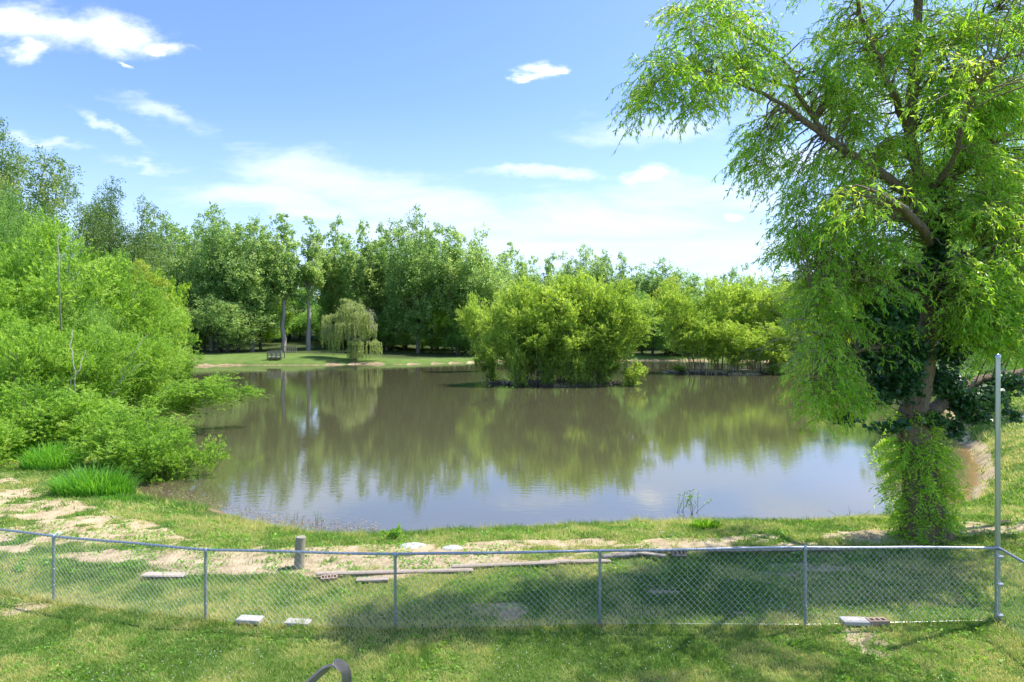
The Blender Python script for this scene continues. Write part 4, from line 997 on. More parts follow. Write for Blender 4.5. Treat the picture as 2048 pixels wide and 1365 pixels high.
rock(905, 1097, .17, 'flat white stone on the bare bank left of centre', 4, .25)
rock(1322, 1066, .06, 'small grey stone in the grass near the water right of centre', 5)
rock(1346, 1072, .07, 'grey stone in the grass, second near the water right of centre', 6)
rock(190, 1020, .08, 'whitish stone on the left bank', 7, .3)
rock(112, 1068, .14, 'pale flat stone just behind the first fence post', 8, .2)
rock(1550, 1044, .05, 'small brown stump standing up at the water edge', 9, 1.2, 'bark_dark', 'stump', 'stump', .03)
rock(2012, 1046, .10, 'dark stone in the grass right of the tall pole', 10, .6, 'bark_dark')
rock(1565, 1215, .04, 'small pale stone on the lawn near the fifth fence post', 12, .5)

def stump_post():
    x, y, z = pos(597, 1136)
    s = y / F; h = 61 * s; r = 9.8 * s
    t = Tubes(); zz = [-.15, 0, h * .3, h * .6, h * .9, h]
    t.add([[.01 * k, 0, q] for k, q in enumerate(zz)], [r * 1.04, r * 1.02, r * .98, r, r, r * .96], 18, .05, cap=False)
    o = empty('wooden_post', (x, y, z)); link('post_body', t.mesh('post_body', M['wood_grey']), o)
    c = Tubes(); c.add([[.045, 0, h - .025], [.05, 0, h - .006], [.05, 0, h + .012]], [r * .93, r * .99, r * .90], 18, .08); link('post_top', c.mesh('post_top', M['wood_grey']), o)
    tag(o, 'short round weathered wooden post standing on the bare bank', 'post')
stump_post()

def strap():
    # flat iron bar bent over in an arch
    D = 1.12; pts = [(560, 1440, -.02), (590, 1400, -.01), (622, 1364, 0), (640, 1347, .005), (655, 1335, .01), (668, 1329, .013), (680, 1330, .018), (689, 1338, .022), (693, 1352, .026), (692, 1380, .03), (690, 1430, .03), (690, 1500, .03)]
    base = at(625, 1500, D); cs = np.array([at(a, b, D + d) for a, b, d in pts]) - base
    # resample smoothly
    P = np.vstack([2 * cs[0] - cs[1], cs, 2 * cs[-1] - cs[-2]]); o_ = []
    for i in range(len(cs) - 1):
        a, b, c, d = P[i:i + 4]
        for t in np.arange(5) / 5: o_.append(.5 * ((2 * b) + (-a + c) * t + (2 * a - 5 * b + 4 * c - d) * t * t + (-a + 3 * b - 3 * c + d) * t ** 3))
    o_.append(cs[-1]); e_ = cs[-1].copy(); e_[2] = gz(base[0], base[1]) - base[2] - .2; o_ += [cs[-1] * .97 + e_ * .03, e_]; c = np.array(o_); n = len(c)
    tn = norm(np.gradient(c, axis=0)); wd = norm(np.array([.75, .62, .05])); wd = np.tile(wd, (n, 1)); wd = norm(wd - (wd * tn).sum(1, keepdims=True) * tn); th = np.cross(tn, wd)
    W, T = .009, .0022; vs = []; fs = []
    for k in range(n):
        for (a, b) in ((-W, -T), (W, -T), (W, T), (-W, T)): vs.append(tuple(c[k] + wd[k] * a + th[k] * b))
    for k in range(n - 1):
        for q in range(4): fs.append((k * 4 + q, k * 4 + (q + 1) % 4, (k + 1) * 4 + (q + 1) % 4, (k + 1) * 4 + q))
    fs += [(3, 2, 1, 0), tuple((n - 1) * 4 + q for q in range(4))]
    me = bpy.data.meshes.new('iron_hook'); me.from_pydata(vs, [], fs); me.materials.append(M['strap']); me.update()
    thing_mesh('iron_hook', me, tuple(base), 'flat dark iron bar bent into an arch at the bottom edge', 'iron bar')
strap()

def bare_stems():
    from mathutils import Matrix
    tree = next(o for o in bpy.data.objects if o.get('label', '').startswith('tallest bright willow'))
    inv = Matrix.LocRotScale(tree.location, tree.rotation_euler, tree.scale).inverted()
    r = np.random.default_rng(19)
    for pts, rad in [([(122, 660, 33), (119, 590, 31.6), (117, 530, 31.2), (118, 468, 31.6)], .07), ([(150, 800, 28.5), (152, 750, 28.2), (141, 700, 28.4), (146, 660, 29)], .05), ([(128, 800, 28), (140, 765, 27.8), (160, 735, 28), (172, 700, 28.6)], .045), ([(222, 790, 30), (262, 742, 29.6), (300, 718, 30)], .035), ([(238, 770, 31), (272, 700, 31), (296, 668, 31.6)], .03)]:
        P = np.array([at(*p) for p in pts]); u = np.linspace(0, len(P) - 1, 12)
        q = np.stack([np.interp(u, np.arange(len(P)), P[:, e]) for e in range(3)], 1); q[1:-1] += r.normal(size=(10, 3)) * .035
        t = Tubes(); t.add(q, np.linspace(rad * .6, rad * .22, 12), 6)
        o = link('bare_stem', t.mesh('bare_stem', M['dead_twig']), tree); o.matrix_parent_inverse = inv
bare_stems()

def wooden_deck():
    D = 109.; x0 = (552 - 1024) / F * D; g0 = gz(x0, D); o = empty('wooden_dock', (x0, D, g0)); s = D / F
    def bx(name, lst, mat='wood_grey', label=None):
        b = Boxes()
        for c, sz in lst: b.box(c, sz)
        q = link(name, b.mesh(name, M[mat]), o)
        if label: tag(q, label)
    L = lambda px: (px - 552) * s
    bx('platform', [((0, y * .16 - .8, .28), (27 * s, .14, .05)) for y in range(11)])
    for px in (539, 548, 557, 566):
        bx('post', [((L(px), -.85, .55), (.2, .2, 1.5))]); bx('post', [((L(px), .85, .65), (.2, .2, 1.4))])
    for z in (.62, .95, 1.22): bx('rail', [((0, -.925, z), (27 * s, .06, .22))])
    bx('rail', [((0, .925, 1.2), (27 * s, .06, .22))]); bx('step', [((.3, -1.15, .12), (1.5, .35, .08))])
    tag(o, 'small weathered wooden dock with board railings at the far shore', 'dock')
    D2 = 121.; x1 = (580 - 1024) / F * D2; g1 = gz(x1, D2); o2 = empty('wooden_railing', (x1, D2, g1))
    for k in range(7):
        b = Boxes(); b.box((-1.2 + k * .4, 0, .55), (.15, .12, 1.2)); link('post', b.mesh('post', M['wood_grey']), o2)
    for z in (1.18,): b = Boxes(); b.box((0, -.07, z), (2.6, .05, .14)); link('rail', b.mesh('rail', M['wood_grey']), o2)
    b = Boxes(); b.box((-1.35, 0, 1.45), (.7, .5, .08)); b.box((-1.35, 0, .7), (.1, .1, 1.42)); link('shelf', b.mesh('shelf', M['wood_grey']), o2)
    tag(o2, 'wooden railing with upright posts on the grass right of the dock', 'railing')
wooden_deck()

def house(px, D, w, d, h, rise, z0, rot, wall, roof, label):
    x = (px - 1024) / F * D; o = empty('house', (x, D, z0), rot)
    b = Boxes(); b.box((0, 0, h / 2 - 1), (w, d, h + 2)); 
    b.quad([(-w / 2, -d / 2, h), (-w / 2, d / 2, h), (-w / 2, 0, h + rise)]); b.quad([(w / 2, -d / 2, h), (w / 2, 0, h + rise), (w / 2, d / 2, h)])
    link('wall', b.mesh('wall', M[wall]), o)
    r = Boxes(); a = math.atan2(rise, d / 2); ln = math.hypot(rise, d / 2) + .5
    for sgn in (-1, 1): r.box((0, sgn * (d / 4 + .15), h + rise / 2 + .05), (w + .8, ln, .16), 0, -sgn * a)
    rf = link('roof', r.mesh('roof', M[roof]), o)
    c = Boxes(); c.box((w * .25, .4, h + rise + .3), (.7, .7, 1.6), bev=.03); link('chimney', c.mesh('chimney', M['house_pink']), rf)
    for k in range(4):
        for zf in ([.55] if h < 4 else [.28, .74]):
            wx = -w / 2 + w * (k + .5) / 4
            b = Boxes(); b.box((wx, -d / 2 - .03, h * zf), (1.3, .08, 1.5)); f = link('window', b.mesh('window', M['roof_white']), o)
            g = Boxes(); g.box((wx, -d / 2 - .075, h * zf), (1.1, .03, 1.3)); link('pane', g.mesh('pane', M['glass']), f)
    tag(o, label, 'house')
house(384, 172, 11, 8, 7.0, 2.6, gz(-91.7, 172), .15, 'house_wall', 'roof_white', 'pale house with a white roof glimpsed behind the trees left of the grove')
house(600, 215, 15, 8, 3.0, 2.0, gz(-76, 215) + .3, -.1, 'house_pink', 'roof_brown', 'low brick house glimpsed between the two slender cottonwood trunks')

# ------------------------------------------------------------------ grass, weeds and flowers
M['grass'] = leaf_mat('grass_blade', (.034, .098, .020), (.112, .200, .042), (.35, .335, .15), .40, .6, .2, gain=(1.5, 1.5, 1.25))
M['tallgrass'] = leaf_mat('tall_grass', (.035, .11, .015), (.085, .22, .03), (.20, .36, .07), .45, .5, .3, gain=(1.4, 1.5, 1.3))
M['weed'] = leaf_mat('weed_leaf', (.04, .12, .02), (.085, .20, .03), (.17, .29, .05), .4, .5, .35)
M['petal'] = noise_mat('clover_petal', (.75, .74, .72), (.85, .84, .80), 10, .8, 0)

def blades(x, y, h, w, tint, rng, lean=.5, name='grass', mat='grass', bend=True):
    n = len(x); z = ground_z(x, y)
    th = rng.random(n) * 6.28; lx = rng.normal(size=n) * lean; ly = rng.normal(size=n) * lean
    dx = np.cos(th) * w * .5; dy = np.sin(th) * w * .5
    b = np.stack([x, y, z - .004], 1); wv = np.stack([dx, dy, np.zeros(n)], 1)
    tip = b + np.stack([lx * h, ly * h, h], 1)
    V = np.stack([b - wv, b + wv, tip], 1).reshape(-1, 3)
    return V, np.arange(3 * n).reshape(n, 3), np.repeat(np.clip(tint, 0, 1), 3)

def lawn():
    rng = np.random.default_rng(400)
    allV = []; allT = []
    for (y0, y1, dens, h, w, x_lo, x_hi) in [(7.3, 9.2, 3600, .050, .010, None, None), (9.2, 12.6, 2300, .052, .013, None, None), (12.6, 17.0, 1300, .062, .018, None, None), (17.0, 27.0, 420, .075, .03, None, None), (27, 48, 90, .10, .06, None, None)]:
        wmax = y1 * .92 + .8; area = (y1 - y0) * 2 * wmax; n = int(area * dens)
        y = rng.uniform(y0, y1, n); x = rng.uniform(-wmax, wmax, n)
        ok = np.abs(x) < y * .90 + .6
        if y0 > 16: ok &= (x > 12) | (x < -9)
        x, y = x[ok], y[ok]
        d = shore_d(x, y); ok = d > .02; x, y, d = x[ok], y[ok], d[ok]
        dm_ = dirt_mask(x, y, d); cl = fbm(x * 3.1, y * 3.1, 77, 3)
        ok = rng.random(len(x)) > dm_ * (1.02 - .25 * (cl > .6)) ; ok &= rng.random(len(x)) < .55 + .9 * cl
        x, y, cl, dm_, d = x[ok], y[ok], cl[ok], dm_[ok], d[ok]
        n = len(x)
        pt = fbm(x * .55, y * .8, 88, 4); pf = fbm(x * 2.4, y * 2.4, 99, 3)
        tint = .16 + .70 * sstep(.38, .64, pt * .6 + pf * .4) + rng.normal(size=n) * .22 + (rng.random(n) < .13) * .4
        tint += .06 * (y > 12)
        fy = np.interp(x, [-12.6, -8.67, -5.23, -1.9, 1.45, 4.74, 7.97], [12.75, 11.35, 10.24, 9.76, 9.9, 9.7, 9.83])
        tint += .30 * np.exp(-((y - fy - .12) / .38) ** 2) * (.4 + 1.1 * vnoise(x * 1.3, y * 2, 17))
        hh = h * rng.uniform(.55, 1.4, n) * (1 + .7 * sstep(.55, .75, cl)) * (1 + .9 * ((d < .9) & (y > 12.5))) * (1 + 1.0 * np.exp(-((y - fy) / .10) ** 2))
        V_, F_, T_ = blades(x, y, hh, w * rng.uniform(.7, 1.3, n), tint, rng, .55)
        allV.append(V_); allT.append(T_)
    V_ = np.vstack(allV); T_ = np.concatenate(allT); n = len(V_) // 3
    print('grass blades', n)
    tag(link('lawn_grass', mesh_np('lawn_grass', V_, np.arange(3 * n).reshape(n, 3), (M['grass'],), {'tint': T_})), 'short mown grass with straw-coloured patches', 'grass', kind='stuff')
lawn()

def ground_cover():
    """low broad-leaved weeds scattered over the bank and clover in the lawn"""
    rng = np.random.default_rng(410); lv = Leaves()
    X = []; Y = []
    n = 11000
    y = rng.uniform(11.8, 20, n); x = rng.uniform(-1, 1, n) * (y * .9 + .5)
    d = shore_d(x, y); q = fbm(x * 1.6, y * 1.6, 123, 3); ok = (d > .05) & (q > .515) & ((x > -15)); x, y = x[ok], y[ok]
    y2 = rng.uniform(7.3, 12, 4600); x2 = rng.uniform(-1, 1, 4600) * (y2 * .9); q2 = fbm(x2 * .9, y2 * .9, 133, 3); ok = q2 > .56; x = np.concatenate([x, x2[ok]]); y = np.concatenate([y, y2[ok]])
    z = ground_z(x, y)
    for a, b, c in zip(x, y, z):
        s = rng.uniform(.5, 1.5) * (1 if b > 12 else .8); k = rng.integers(5, 11)
        p = np.array([a, b, c]) + rng.normal(size=(k, 3)) * np.array([.05, .05, .015]) * s + np.array([0, 0, .03 * s])
        ax = rng.normal(size=(k, 3)); ax[:, 2] = np.abs(ax[:, 2]) * .7; nr = rng.normal(size=(k, 3)) * .5 + np.array([0, 0, 1.])
        L = rng.uniform(.03, .065, k) * s
        lv.add(p, ax, nr, L, L * .6, np.clip(.45 + rng.normal(size=k) * .2, 0, 1))
    # worn tufts and low growth on the left bank
    tag(link('ground_cover', lv.mesh('ground_cover', M['weed'], broad=True)), 'low leafy weeds and clover on the bank and lawn', 'weeds', kind='stuff')
    fl = Leaves(); n = 1500
    y = rng.uniform(7.4, 12.5, n); x = rng.uniform(-1, 1, n) * (y * .9); q = fbm(x * .7 + 4, y * .9, 143, 3) + .05 * sstep(-2, 4, x); ok = (q > .54) ; x, y = x[ok], y[ok]; z = ground_z(x, y) + .055
    for a, b, c in zip(x, y, z):
        p = np.tile([a, b, c], (3, 1)); s = rng.uniform(.010, .019)
        fl.add(p, np.array([[1, 0, .2], [0, 1, .2], [0, .2, 1.]]), np.array([[0, 0, 1.], [0, 0, 1.], [0, 1., 0]]), s, s, .5)
    tag(link('clover_flowers', fl.mesh('clover_flowers', M['petal'])), 'tiny white clover blossoms dotted over the lawn', 'flowers', kind='stuff')
ground_cover()

def tall_grass(name, px, py, wpx, hpx, n, label, mat='tallgrass', seed=1, arch=.55, cat='grass clump', zoff=0, bw=.016):
    rng = np.random.default_rng(seed); x0, y0, z0 = pos(px, py); s = y0 / F
    w = wpx * s / 2; h = hpx * s
    lv = Leaves(); V_ = []; T_ = []
    r = np.sqrt(rng.random(n)); th = rng.random(n) * 6.28
    bx, by = np.cos(th) * r * w, np.sin(th) * r * w * .6
    bz = ground_z(x0 + bx, y0 + by) - z0
    hh = h * rng.uniform(.35, 1.2, n) * (1 - .45 * r ** 2) * (.55 + .9 * fbm(bx * 3.5 + seed, by * 3.5, seed, 2))
    dirx = np.cos(th) * r * .7 + rng.normal(size=n) * .35; diry = np.sin(th) * r * .7 + rng.normal(size=n) * .35
    tint = np.clip(.45 + rng.normal(size=n) * .24 + (rng.random(n) < .06) * .5, 0, 1)
    B = np.stack([bx, by, bz], 1); Dv = np.stack([dirx, diry, np.zeros(n)], 1)
    a2 = rng.random(n) * 6.28; wv = np.stack([np.cos(a2), np.sin(a2), np.zeros(n)], 1) * bw * .5
    rows = []
    for t, ww in ((0, 1), (.45, 1), (.8, .6), (1.0, .05)):
        c = B + Dv * (hh * arch * t ** 1.8)[:, None] + np.array([0, 0, 1.]) * (hh * (t - .28 * t ** 3))[:, None]
        rows += [c - wv * ww, c + wv * ww]
    V_ = np.stack(rows, 1).reshape(-1, 3); base = np.arange(n)[:, None] * 8
    F_ = np.concatenate([base + np.array([[0, 1, 3, 2]]), base + np.array([[2, 3, 5, 4]]), base + np.array([[4, 5, 7, 6]])])
    me = mesh_np(name, V_, F_, (M[mat],), {'tint': np.repeat(tint, 8)})
    thing_mesh(name, me, (x0, y0, z0), label, cat)
tall_grass('grass_clump', 188, 985, 150, 66, 2600, 'dense bright clump of tall grass in front of the left bushes', seed=1)
tall_grass('grass_clump', 232, 992, 70, 38, 700, 'short ragged grass spilling to the right of the bright tall clump', seed=9, arch=.8)
tall_grass('grass_clump', 105, 935, 110, 62, 1500, 'darker tall grass under the bushes left of the bright clump', seed=2)
tall_grass('grass_clump', 35, 915, 120, 52, 1400, 'tall grass at the left edge below the bushes', seed=3)
tall_grass('grass_clump', 1412, 1056, 62, 22, 420, 'yellow-green leafy clump rising at the water edge right of centre', seed=4, mat='weed', bw=.04)
tall_grass('grass_clump', 250, 1000, 90, 16, 500, 'thin low grass between the tall clump and the water', seed=6)

def stem_plant(px, py, hpx, n, label, seed, name='water_weed', cat='water plant', spread=.2, leaf=.05, mat='weed', leafy=1.0, stem='twig', group=None, broad=False):
    rng = np.random.default_rng(seed)
    z0 = 0.0; x0, y0 = wat(px, py); g = gz(x0, y0)
    if g > 0: x0, y0, z0 = pos(px, py)
    s = y0 / F; sts = []; lv = Leaves()
    for k in range(n):
        a = np.array([rng.normal() * spread * .4, rng.normal() * spread * .4, -.05]); h = hpx * s * rng.uniform(.55, 1.05)
        b = a + np.array([rng.normal() * spread, rng.normal() * spread * .6, h])
        q = curve_pts(a, b, 6, jit=.008, rng=rng); st = Tubes(); st.add(q, np.linspace(.007, .003, 6), 4, cap=False); sts.append(st)
        m = int(rng.integers(8, 16) * leafy)
        if m:
            u = rng.uniform(.35, 1.05, m)[:, None]; p = a * (1 - u) + b * u + rng.normal(size=(m, 3)) * .03
            ax = rng.normal(size=(m, 3)) + np.array([0, 0, -.1]); L = rng.uniform(.6, 1.3, m) * leaf
            lv.add(p + norm(ax) * L[:, None] * .5, ax, rng.normal(size=(m, 3)) + np.array([0, 0, .5]), L, L * (.5 if broad else .28), np.clip(.5 + rng.normal(size=m) * .18, 0, 1))
    o = empty(name, (x0, y0, z0))
    for st in sts: link('stem', st.mesh('stem', M[stem]), o)
    if lv.P: link('leaves', lv.mesh('leaves', M[mat]), o)
    tag(o, label, cat, group)
stem_plant(1362, 1026, 46, 5, 'left of two thin leafy weeds standing out of the pond', 21, spread=.22, leaf=.09)
stem_plant(1392, 1025, 50, 6, 'right of two thin leafy weeds standing out of the pond', 22, spread=.25, leaf=.10)
stem_plant(790, 1080, 30, 9, 'small upright green weed on the bank below the pond centre left', 23, 'weed_plant', 'weed', spread=.10, leaf=.10, leafy=1.6, broad=True)
stem_plant(640, 1052, 34, 3, 'tallest thin weed stem in the shallow water behind the wooden post', 24, spread=.08, leaf=.05)
g_ = 'sparse thin stems sticking out of the shallow water by the left shore'
rr = np.random.default_rng(8)
for k in range(34):
    px = rr.uniform(480, 720); py = np.interp(px, [480, 560, 640, 720], [1030, 1046, 1058, 1066]) - rr.uniform(-2, 16)
    stem_plant(px, py, rr.uniform(7, 20), 1, 'short thin stem in the shallow water by the left shore', 100 + k, 'reed_stem', 'reed', spread=.05, leaf=.03, leafy=.35 if k % 3 else 0, group=g_)
for k, (px, py, hp, lab) in enumerate([(860, 1072, 24, 'short dark dead stem at the water edge, left of two near the centre'), (898, 1068, 26, 'bent dark dead stem at the water edge, right of two near the centre'), (1245, 1052, 14, 'dead stem at the water edge below the willow island'),
                                 (1370, 1052, 14, 'forked dead stem beside the yellow-green clump')]):
    stem_plant(px, py, hp, 2, lab, 200 + k, 'dead_stem', 'stem', spread=.14, leafy=0, stem='bark_dark')
stem_plant(1700, 1040, 26, 7, 'dark thin brush at the water edge left of the willow trunk', 230, 'dead_stem', 'stem', spread=.4, leafy=0, stem='bark_dark')

def floating_litter():
    rng = np.random.default_rng(66); lv = Leaves(); n = 1500
    px = rng.uniform(300, 760, n); py = np.interp(px, [300, 400, 480, 560, 640, 760], [985, 1004, 1030, 1046, 1060, 1066]) - np.abs(rng.normal(size=n)) * 12
    D = HC * F / (py - YH); x = (px - 1024) / F * D; ok = shore_d(x, D) < 0; x, D = x[ok], D[ok]; n = len(x)
    L = rng.uniform(.02, .07, n)
    lv.add(np.stack([x, D, np.full(n, .012)], 1), np.stack([rng.normal(size=n), rng.normal(size=n), np.zeros(n)], 1), np.tile([0, 0, 1.], (n, 1)) + rng.normal(size=(n, 3)) * .1, L, L * .5, rng.random(n))
    M['litter'] = leaf_mat('dead_leaf', (.12, .09, .05), (.34, .27, .16), (.5, .45, .33), .1, .7, .2, gain=(1, 1, 1))
    tag(link('floating_litter', lv.mesh('floating_litter', M['litter'])), 'dead leaves and scum floating along the near left shore', 'litter', kind='stuff')
floating_litter()

def brush(cx, cy, rx, ry, n, h, label, seed, D):
    rng = np.random.default_rng(seed); t = Tubes(); x0 = cx; y0 = cy
    for k in range(n):
        th = rng.random() * 6.28; r = rng.uniform(.8, 1.03)
        a = np.array([math.cos(th) * rx * r, math.sin(th) * ry * r, -.2]); b = a + np.array([rng.normal() * .7 + math.cos(th) * .4, rng.normal() * .5 + math.sin(th) * .4, rng.uniform(.2, h)])
        t.add(curve_pts(a, b, 4, jit=.06, rng=rng), np.linspace(.05, .02, 4), 4, cap=False)
    o = link('root_brush', t.mesh('root_brush', M['bark_dark'])); o.location = (x0, y0, 0); tag(o, label, 'brush', kind='stuff')
brush(4.9, 65.5, 6.4, 3.4, 420, .6, 'dark tangled roots and dead twigs around the middle island waterline', 301, 62)
brush(30.5, 85.0, 8.0, 4.4, 420, .8, 'dark tangled roots and dead twigs around the right island waterline', 302, 80)

# ------------------------------------------------------------------ sky, sun, camera
SUN_EL, SUN_AZ = 60.0, math.atan2(.93, .36)      # azimuth measured from +Y towards +X
sd = np.array([math.sin(SUN_AZ) * math.cos(math.radians(SUN_EL)), math.cos(SUN_AZ) * math.cos(math.radians(SUN_EL)), math.sin(math.radians(SUN_EL))])
sun = bpy.data.lights.new('sun', 'SUN'); sun.energy = 4.0; sun.angle = math.radians(.53); sun.color = (1, .955, .88)
so = bpy.data.objects.new('sun', sun); col.objects.link(so)
so.rotation_euler = Vector(sd).to_track_quat('Z', 'Y').to_euler(); so.location = (20, 10, 40)

def world():
    w = bpy.data.worlds.new('World'); sc.world = w; w.use_nodes = True; nt = w.node_tree; nt.nodes.clear(); L = nt.links.new
    out = N(nt, 'ShaderNodeOutputWorld'); bg = N(nt, 'ShaderNodeBackground'); bg.inputs[1].default_value = .15; L(bg.outputs[0], out.inputs[0])
    sky = N(nt, 'ShaderNodeTexSky'); sky.sky_type = 'NISHITA'; sky.sun_disc = False; sky.sun_elevation = math.radians(SUN_EL); sky.sun_rotation = SUN_AZ
    sky.altitude = 100; sky.air_density = 1.0; sky.dust_density = .6; sky.ozone_density = 2.0
    tc = N(nt, 'ShaderNodeTexCoord'); sp = N(nt, 'ShaderNodeSeparateXYZ'); L(tc.outputs['Generated'], sp.inputs[0])
    def M_(op, a, b=None, c=None, clamp=False):
        n = N(nt, 'ShaderNodeMath', operation=op); n.use_clamp = clamp
        for k, v in enumerate([a, b, c]):
            if v is None: continue
            if isinstance(v, (int, float)): n.inputs[k].default_value = v
            else: L(v, n.inputs[k])
        return n.outputs[0]
    yy = M_('MAXIMUM', M_('ABSOLUTE', sp.outputs[1]), .08)
    u = M_('DIVIDE', sp.outputs[0], yy); v = M_('DIVIDE', sp.outputs[2], yy)
    cb = N(nt, 'ShaderNodeCombineXYZ'); L(u, cb.inputs[0]); L(v, cb.inputs[1]); L(M_('MULTIPLY', sp.outputs[1], .0), cb.inputs[2])
    def noise(scale, detail, rough, st=(1, 1, 1), rot=0.0, dist=0.0, loc=(0, 0, 0)):
        mp = N(nt, 'ShaderNodeMapping'); mp.inputs['Scale'].default_value = st; mp.inputs['Rotation'].default_value = (0, 0, rot); mp.inputs['Location'].default_value = loc
        L(cb.outputs[0], mp.inputs[0]); n = N(nt, 'ShaderNodeTexNoise'); n.inputs['Scale'].default_value = scale; n.inputs['Detail'].default_value = detail; n.inputs['Roughness'].default_value = rough; n.inputs['Distortion'].default_value = dist
        L(mp.outputs[0], n.inputs['Vector']); return n.outputs['Fac']
    wisp = noise(3.2, 8, .62, (1, 4.5, 1), .14, .5); puff = noise(16, 7, .6, (1, 1.6, 1)); warp = noise(5, 5, .6, (1, 2, 1), 0, 0, (3, 1, 0)); big = noise(1.6, 5, .6, (1, 3, 1), .1, .3, (7, 2, 0))
    wn = N(nt, 'ShaderNodeTexNoise'); wn.inputs['Scale'].default_value = 7; wn.inputs['Detail'].default_value = 6; wn.inputs['Roughness'].default_value = .6
    wm = N(nt, 'ShaderNodeMapping'); wm.inputs['Scale'].default_value = (1, 2, 1); L(cb.outputs[0], wm.inputs[0]); L(wm.outputs[0], wn.inputs['Vector'])
    ws = N(nt, 'ShaderNodeVectorMath', operation='SUBTRACT'); L(wn.outputs['Color'], ws.inputs[0]); ws.inputs[1].default_value = (.5, .5, .5)
    wk = N(nt, 'ShaderNodeVectorMath', operation='MULTIPLY'); L(ws.outputs[0], wk.inputs[0]); wk.inputs[1].default_value = (.20, .075, 0)
    wp = N(nt, 'ShaderNodeVectorMath', operation='ADD'); L(cb.outputs[0], wp.inputs[0]); L(wk.outputs[0], wp.inputs[1])
    def ell(px, py, rx, ry, rot=0.0, soft=1.0):
        cu, cv = (px - 1024) / F, (YH - py) / F
        mp = N(nt, 'ShaderNodeMapping'); mp.vector_type = 'TEXTURE'; mp.inputs['Location'].default_value = (cu, cv, 0); mp.inputs['Rotation'].default_value = (0, 0, rot); mp.inputs['Scale'].default_value = (rx / F, ry / F, 1)
        L(wp.outputs[0], mp.inputs[0]); ln = N(nt, 'ShaderNodeVectorMath', operation='LENGTH'); L(mp.outputs[0], ln.inputs[0])
        return M_('SUBTRACT', 1.0, ln.outputs['Value'])       # 1 at centre, 0 at rim, negative outside
    def mx(*a):
        r = a[0]
        for b in a[1:]: r = M_('MAXIMUM', r, b)
        return r
    # crisp cumulus: upper left bank, small puffs
    cum = mx(ell(75, 55, 170, 48, -.10), ell(210, 66, 150, 42, -.16), ell(330, 92, 75, 15, -.22), ell(60, 100, 62, 26, 0), ell(20, 40, 90, 40), ell(1085, 150, 44, 17, -.05), ell(1055, 160, 44, 9, 0), ell(1115, 152, 26, 9, 0),
             ell(1170, 436, 52, 15, 0), ell(1245, 445, 40, 8), ell(1465, 442, 26, 7), ell(1310, 345, 60, 22, 0), ell(1085, 487, 40, 6), ell(248, 124, 22, 8, -.4), ell(-120, 60, 160, 60))
    cumv = M_('ADD', cum, M_('MULTIPLY', M_('SUBTRACT', puff, .5), 1.35))
    mr = N(nt, 'ShaderNodeMapRange'); mr.interpolation_type = 'SMOOTHSTEP'; mr.inputs['From Min'].default_value = -.18; mr.inputs['From Max'].default_value = 1.05; mr.inputs['To Max'].default_value = .97; L(cumv, mr.inputs['Value'])
    cum_m = mr.outputs[0]
    # soft cirrus sheets
    ci = mx(ell(640, 345, 240, 62, -.10), ell(820, 400, 330, 62, -.16), ell(560, 400, 270, 40, -.06), M_('SUBTRACT', ell(330, 235, 190, 34, -.42), .28), M_('SUBTRACT', ell(90, 285, 190, 18, -.10), .28), M_('SUBTRACT', ell(290, 322, 150, 16, -.16), .28), ell(1310, 250, 220, 42, .06),
            ell(1090, 352, 130, 14, -.02), ell(1400, 390, 260, 60, .04), ell(1150, 440, 420, 62, -.02), ell(900, 470, 420, 50, 0), ell(1240, 500, 600, 50, 0), ell(1600, 330, 240, 60, .1), ell(1800, 200, 300, 60, .1), ell(-300, 300, 260, 40, -.1),
             M_('SUBTRACT', ell(230, 260, 140, 20, -.5), .28))
    civ = M_('ADD', M_('MULTIPLY', M_('MINIMUM', ci, .62), 1.15), M_('MULTIPLY', M_('SUBTRACT', wisp, .5), 2.5))
    mr2 = N(nt, 'ShaderNodeMapRange'); mr2.interpolation_type = 'SMOOTHSTEP'; mr2.inputs['From Min'].default_value = -.05; mr2.inputs['From Max'].default_value = 1.05; mr2.inputs['To Max'].default_value = .86; L(civ, mr2.inputs['Value'])
    # general thin veil that thickens to the horizon, outside the hand-placed clouds too
    hv = N(nt, 'ShaderNodeMapRange'); hv.interpolation_type = 'SMOOTHSTEP'; hv.inputs['From Min'].default_value = .42; hv.inputs['From Max'].default_value = .02; hv.inputs['To Min'].default_value = 0; hv.inputs['To Max'].default_value = .62; L(v, hv.inputs['Value'])
    veil = M_('MULTIPLY', hv.outputs[0], M_('ADD', .55, M_('MULTIPLY', big, .8)), clamp=True)
    # blue gradient tuning then clouds
    hs = N(nt, 'ShaderNodeHueSaturation'); hs.inputs['Saturation'].default_value = 1.16; hs.inputs['Hue'].default_value = .511; L(sky.outputs[0], hs.inputs['Color'])
    c1 = N(nt, 'ShaderNodeMix', data_type='RGBA'); L(veil, c1.inputs['Factor']); L(hs.outputs[0], c1.inputs['A']); c1.inputs['B'].default_value = (2.8, 3.6, 5.3, 1)
    c2 = N(nt, 'ShaderNodeMix', data_type='RGBA'); L(mr2.outputs[0], c2.inputs['Factor']); L(c1.outputs['Result'], c2.inputs['A']); c2.inputs['B'].default_value = (3.6, 4.15, 5.2, 1)
    c3 = N(nt, 'ShaderNodeMix', data_type='RGBA'); L(cum_m, c3.inputs['Factor']); L(c2.outputs['Result'], c3.inputs['A']); c3.inputs['B'].default_value = (5.3, 5.5, 5.8, 1)
    L(c3.outputs['Result'], bg.inputs[0])
    try: w.cycles.sampling_method = 'MANUAL'; w.cycles.sample_map_resolution = 512
    except Exception: pass
world()

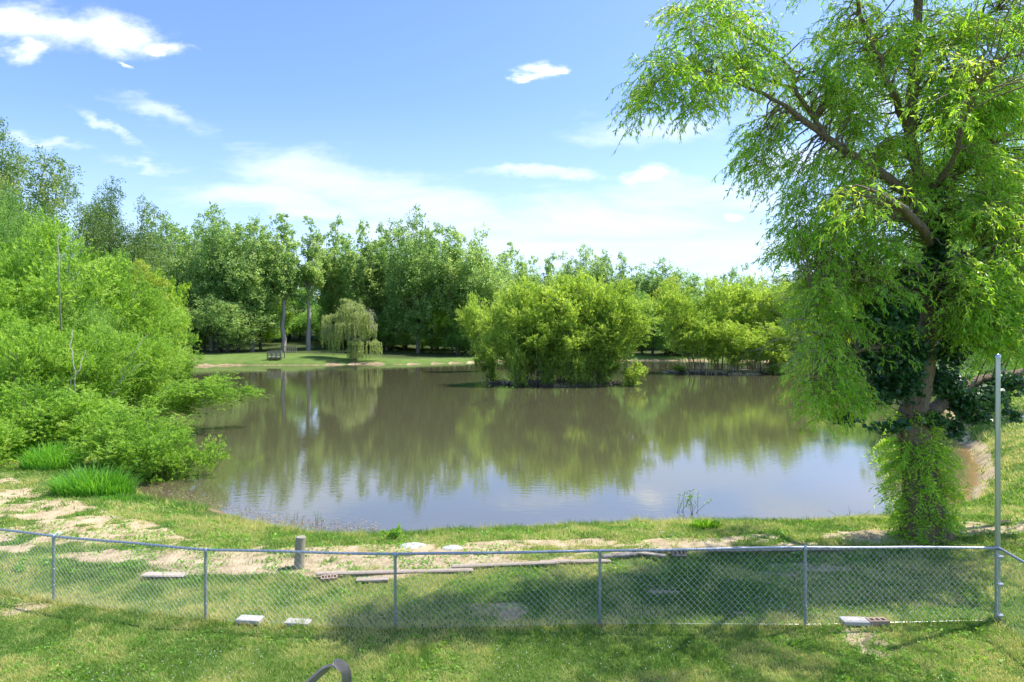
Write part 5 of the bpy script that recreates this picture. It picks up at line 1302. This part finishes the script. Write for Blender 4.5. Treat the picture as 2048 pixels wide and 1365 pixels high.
cam = bpy.data.cameras.new('camera'); co = bpy.data.objects.new('camera', cam); col.objects.link(co)
co.location = (0, 0, HC); co.rotation_euler = (PI / 2, 0, 0)
cam.sensor_width = 36; cam.lens = F / 2048 * 36; cam.shift_y = -(682.5 - YH) / 2048; cam.clip_start = .05; cam.clip_end = 5000
sc.camera = co
sc.view_settings.view_transform = 'Standard'; sc.view_settings.look = 'None'; sc.view_settings.exposure = .95; sc.view_settings.gamma = 1
sc.cycles.max_bounces = 6; sc.cycles.diffuse_bounces = 3; sc.cycles.glossy_bounces = 3; sc.cycles.transmission_bounces = 4; sc.cycles.transparent_max_bounces = 4
sc.cycles.caustics_reflective = False; sc.cycles.caustics_refractive = False
sc.render.engine = 'CYCLES'
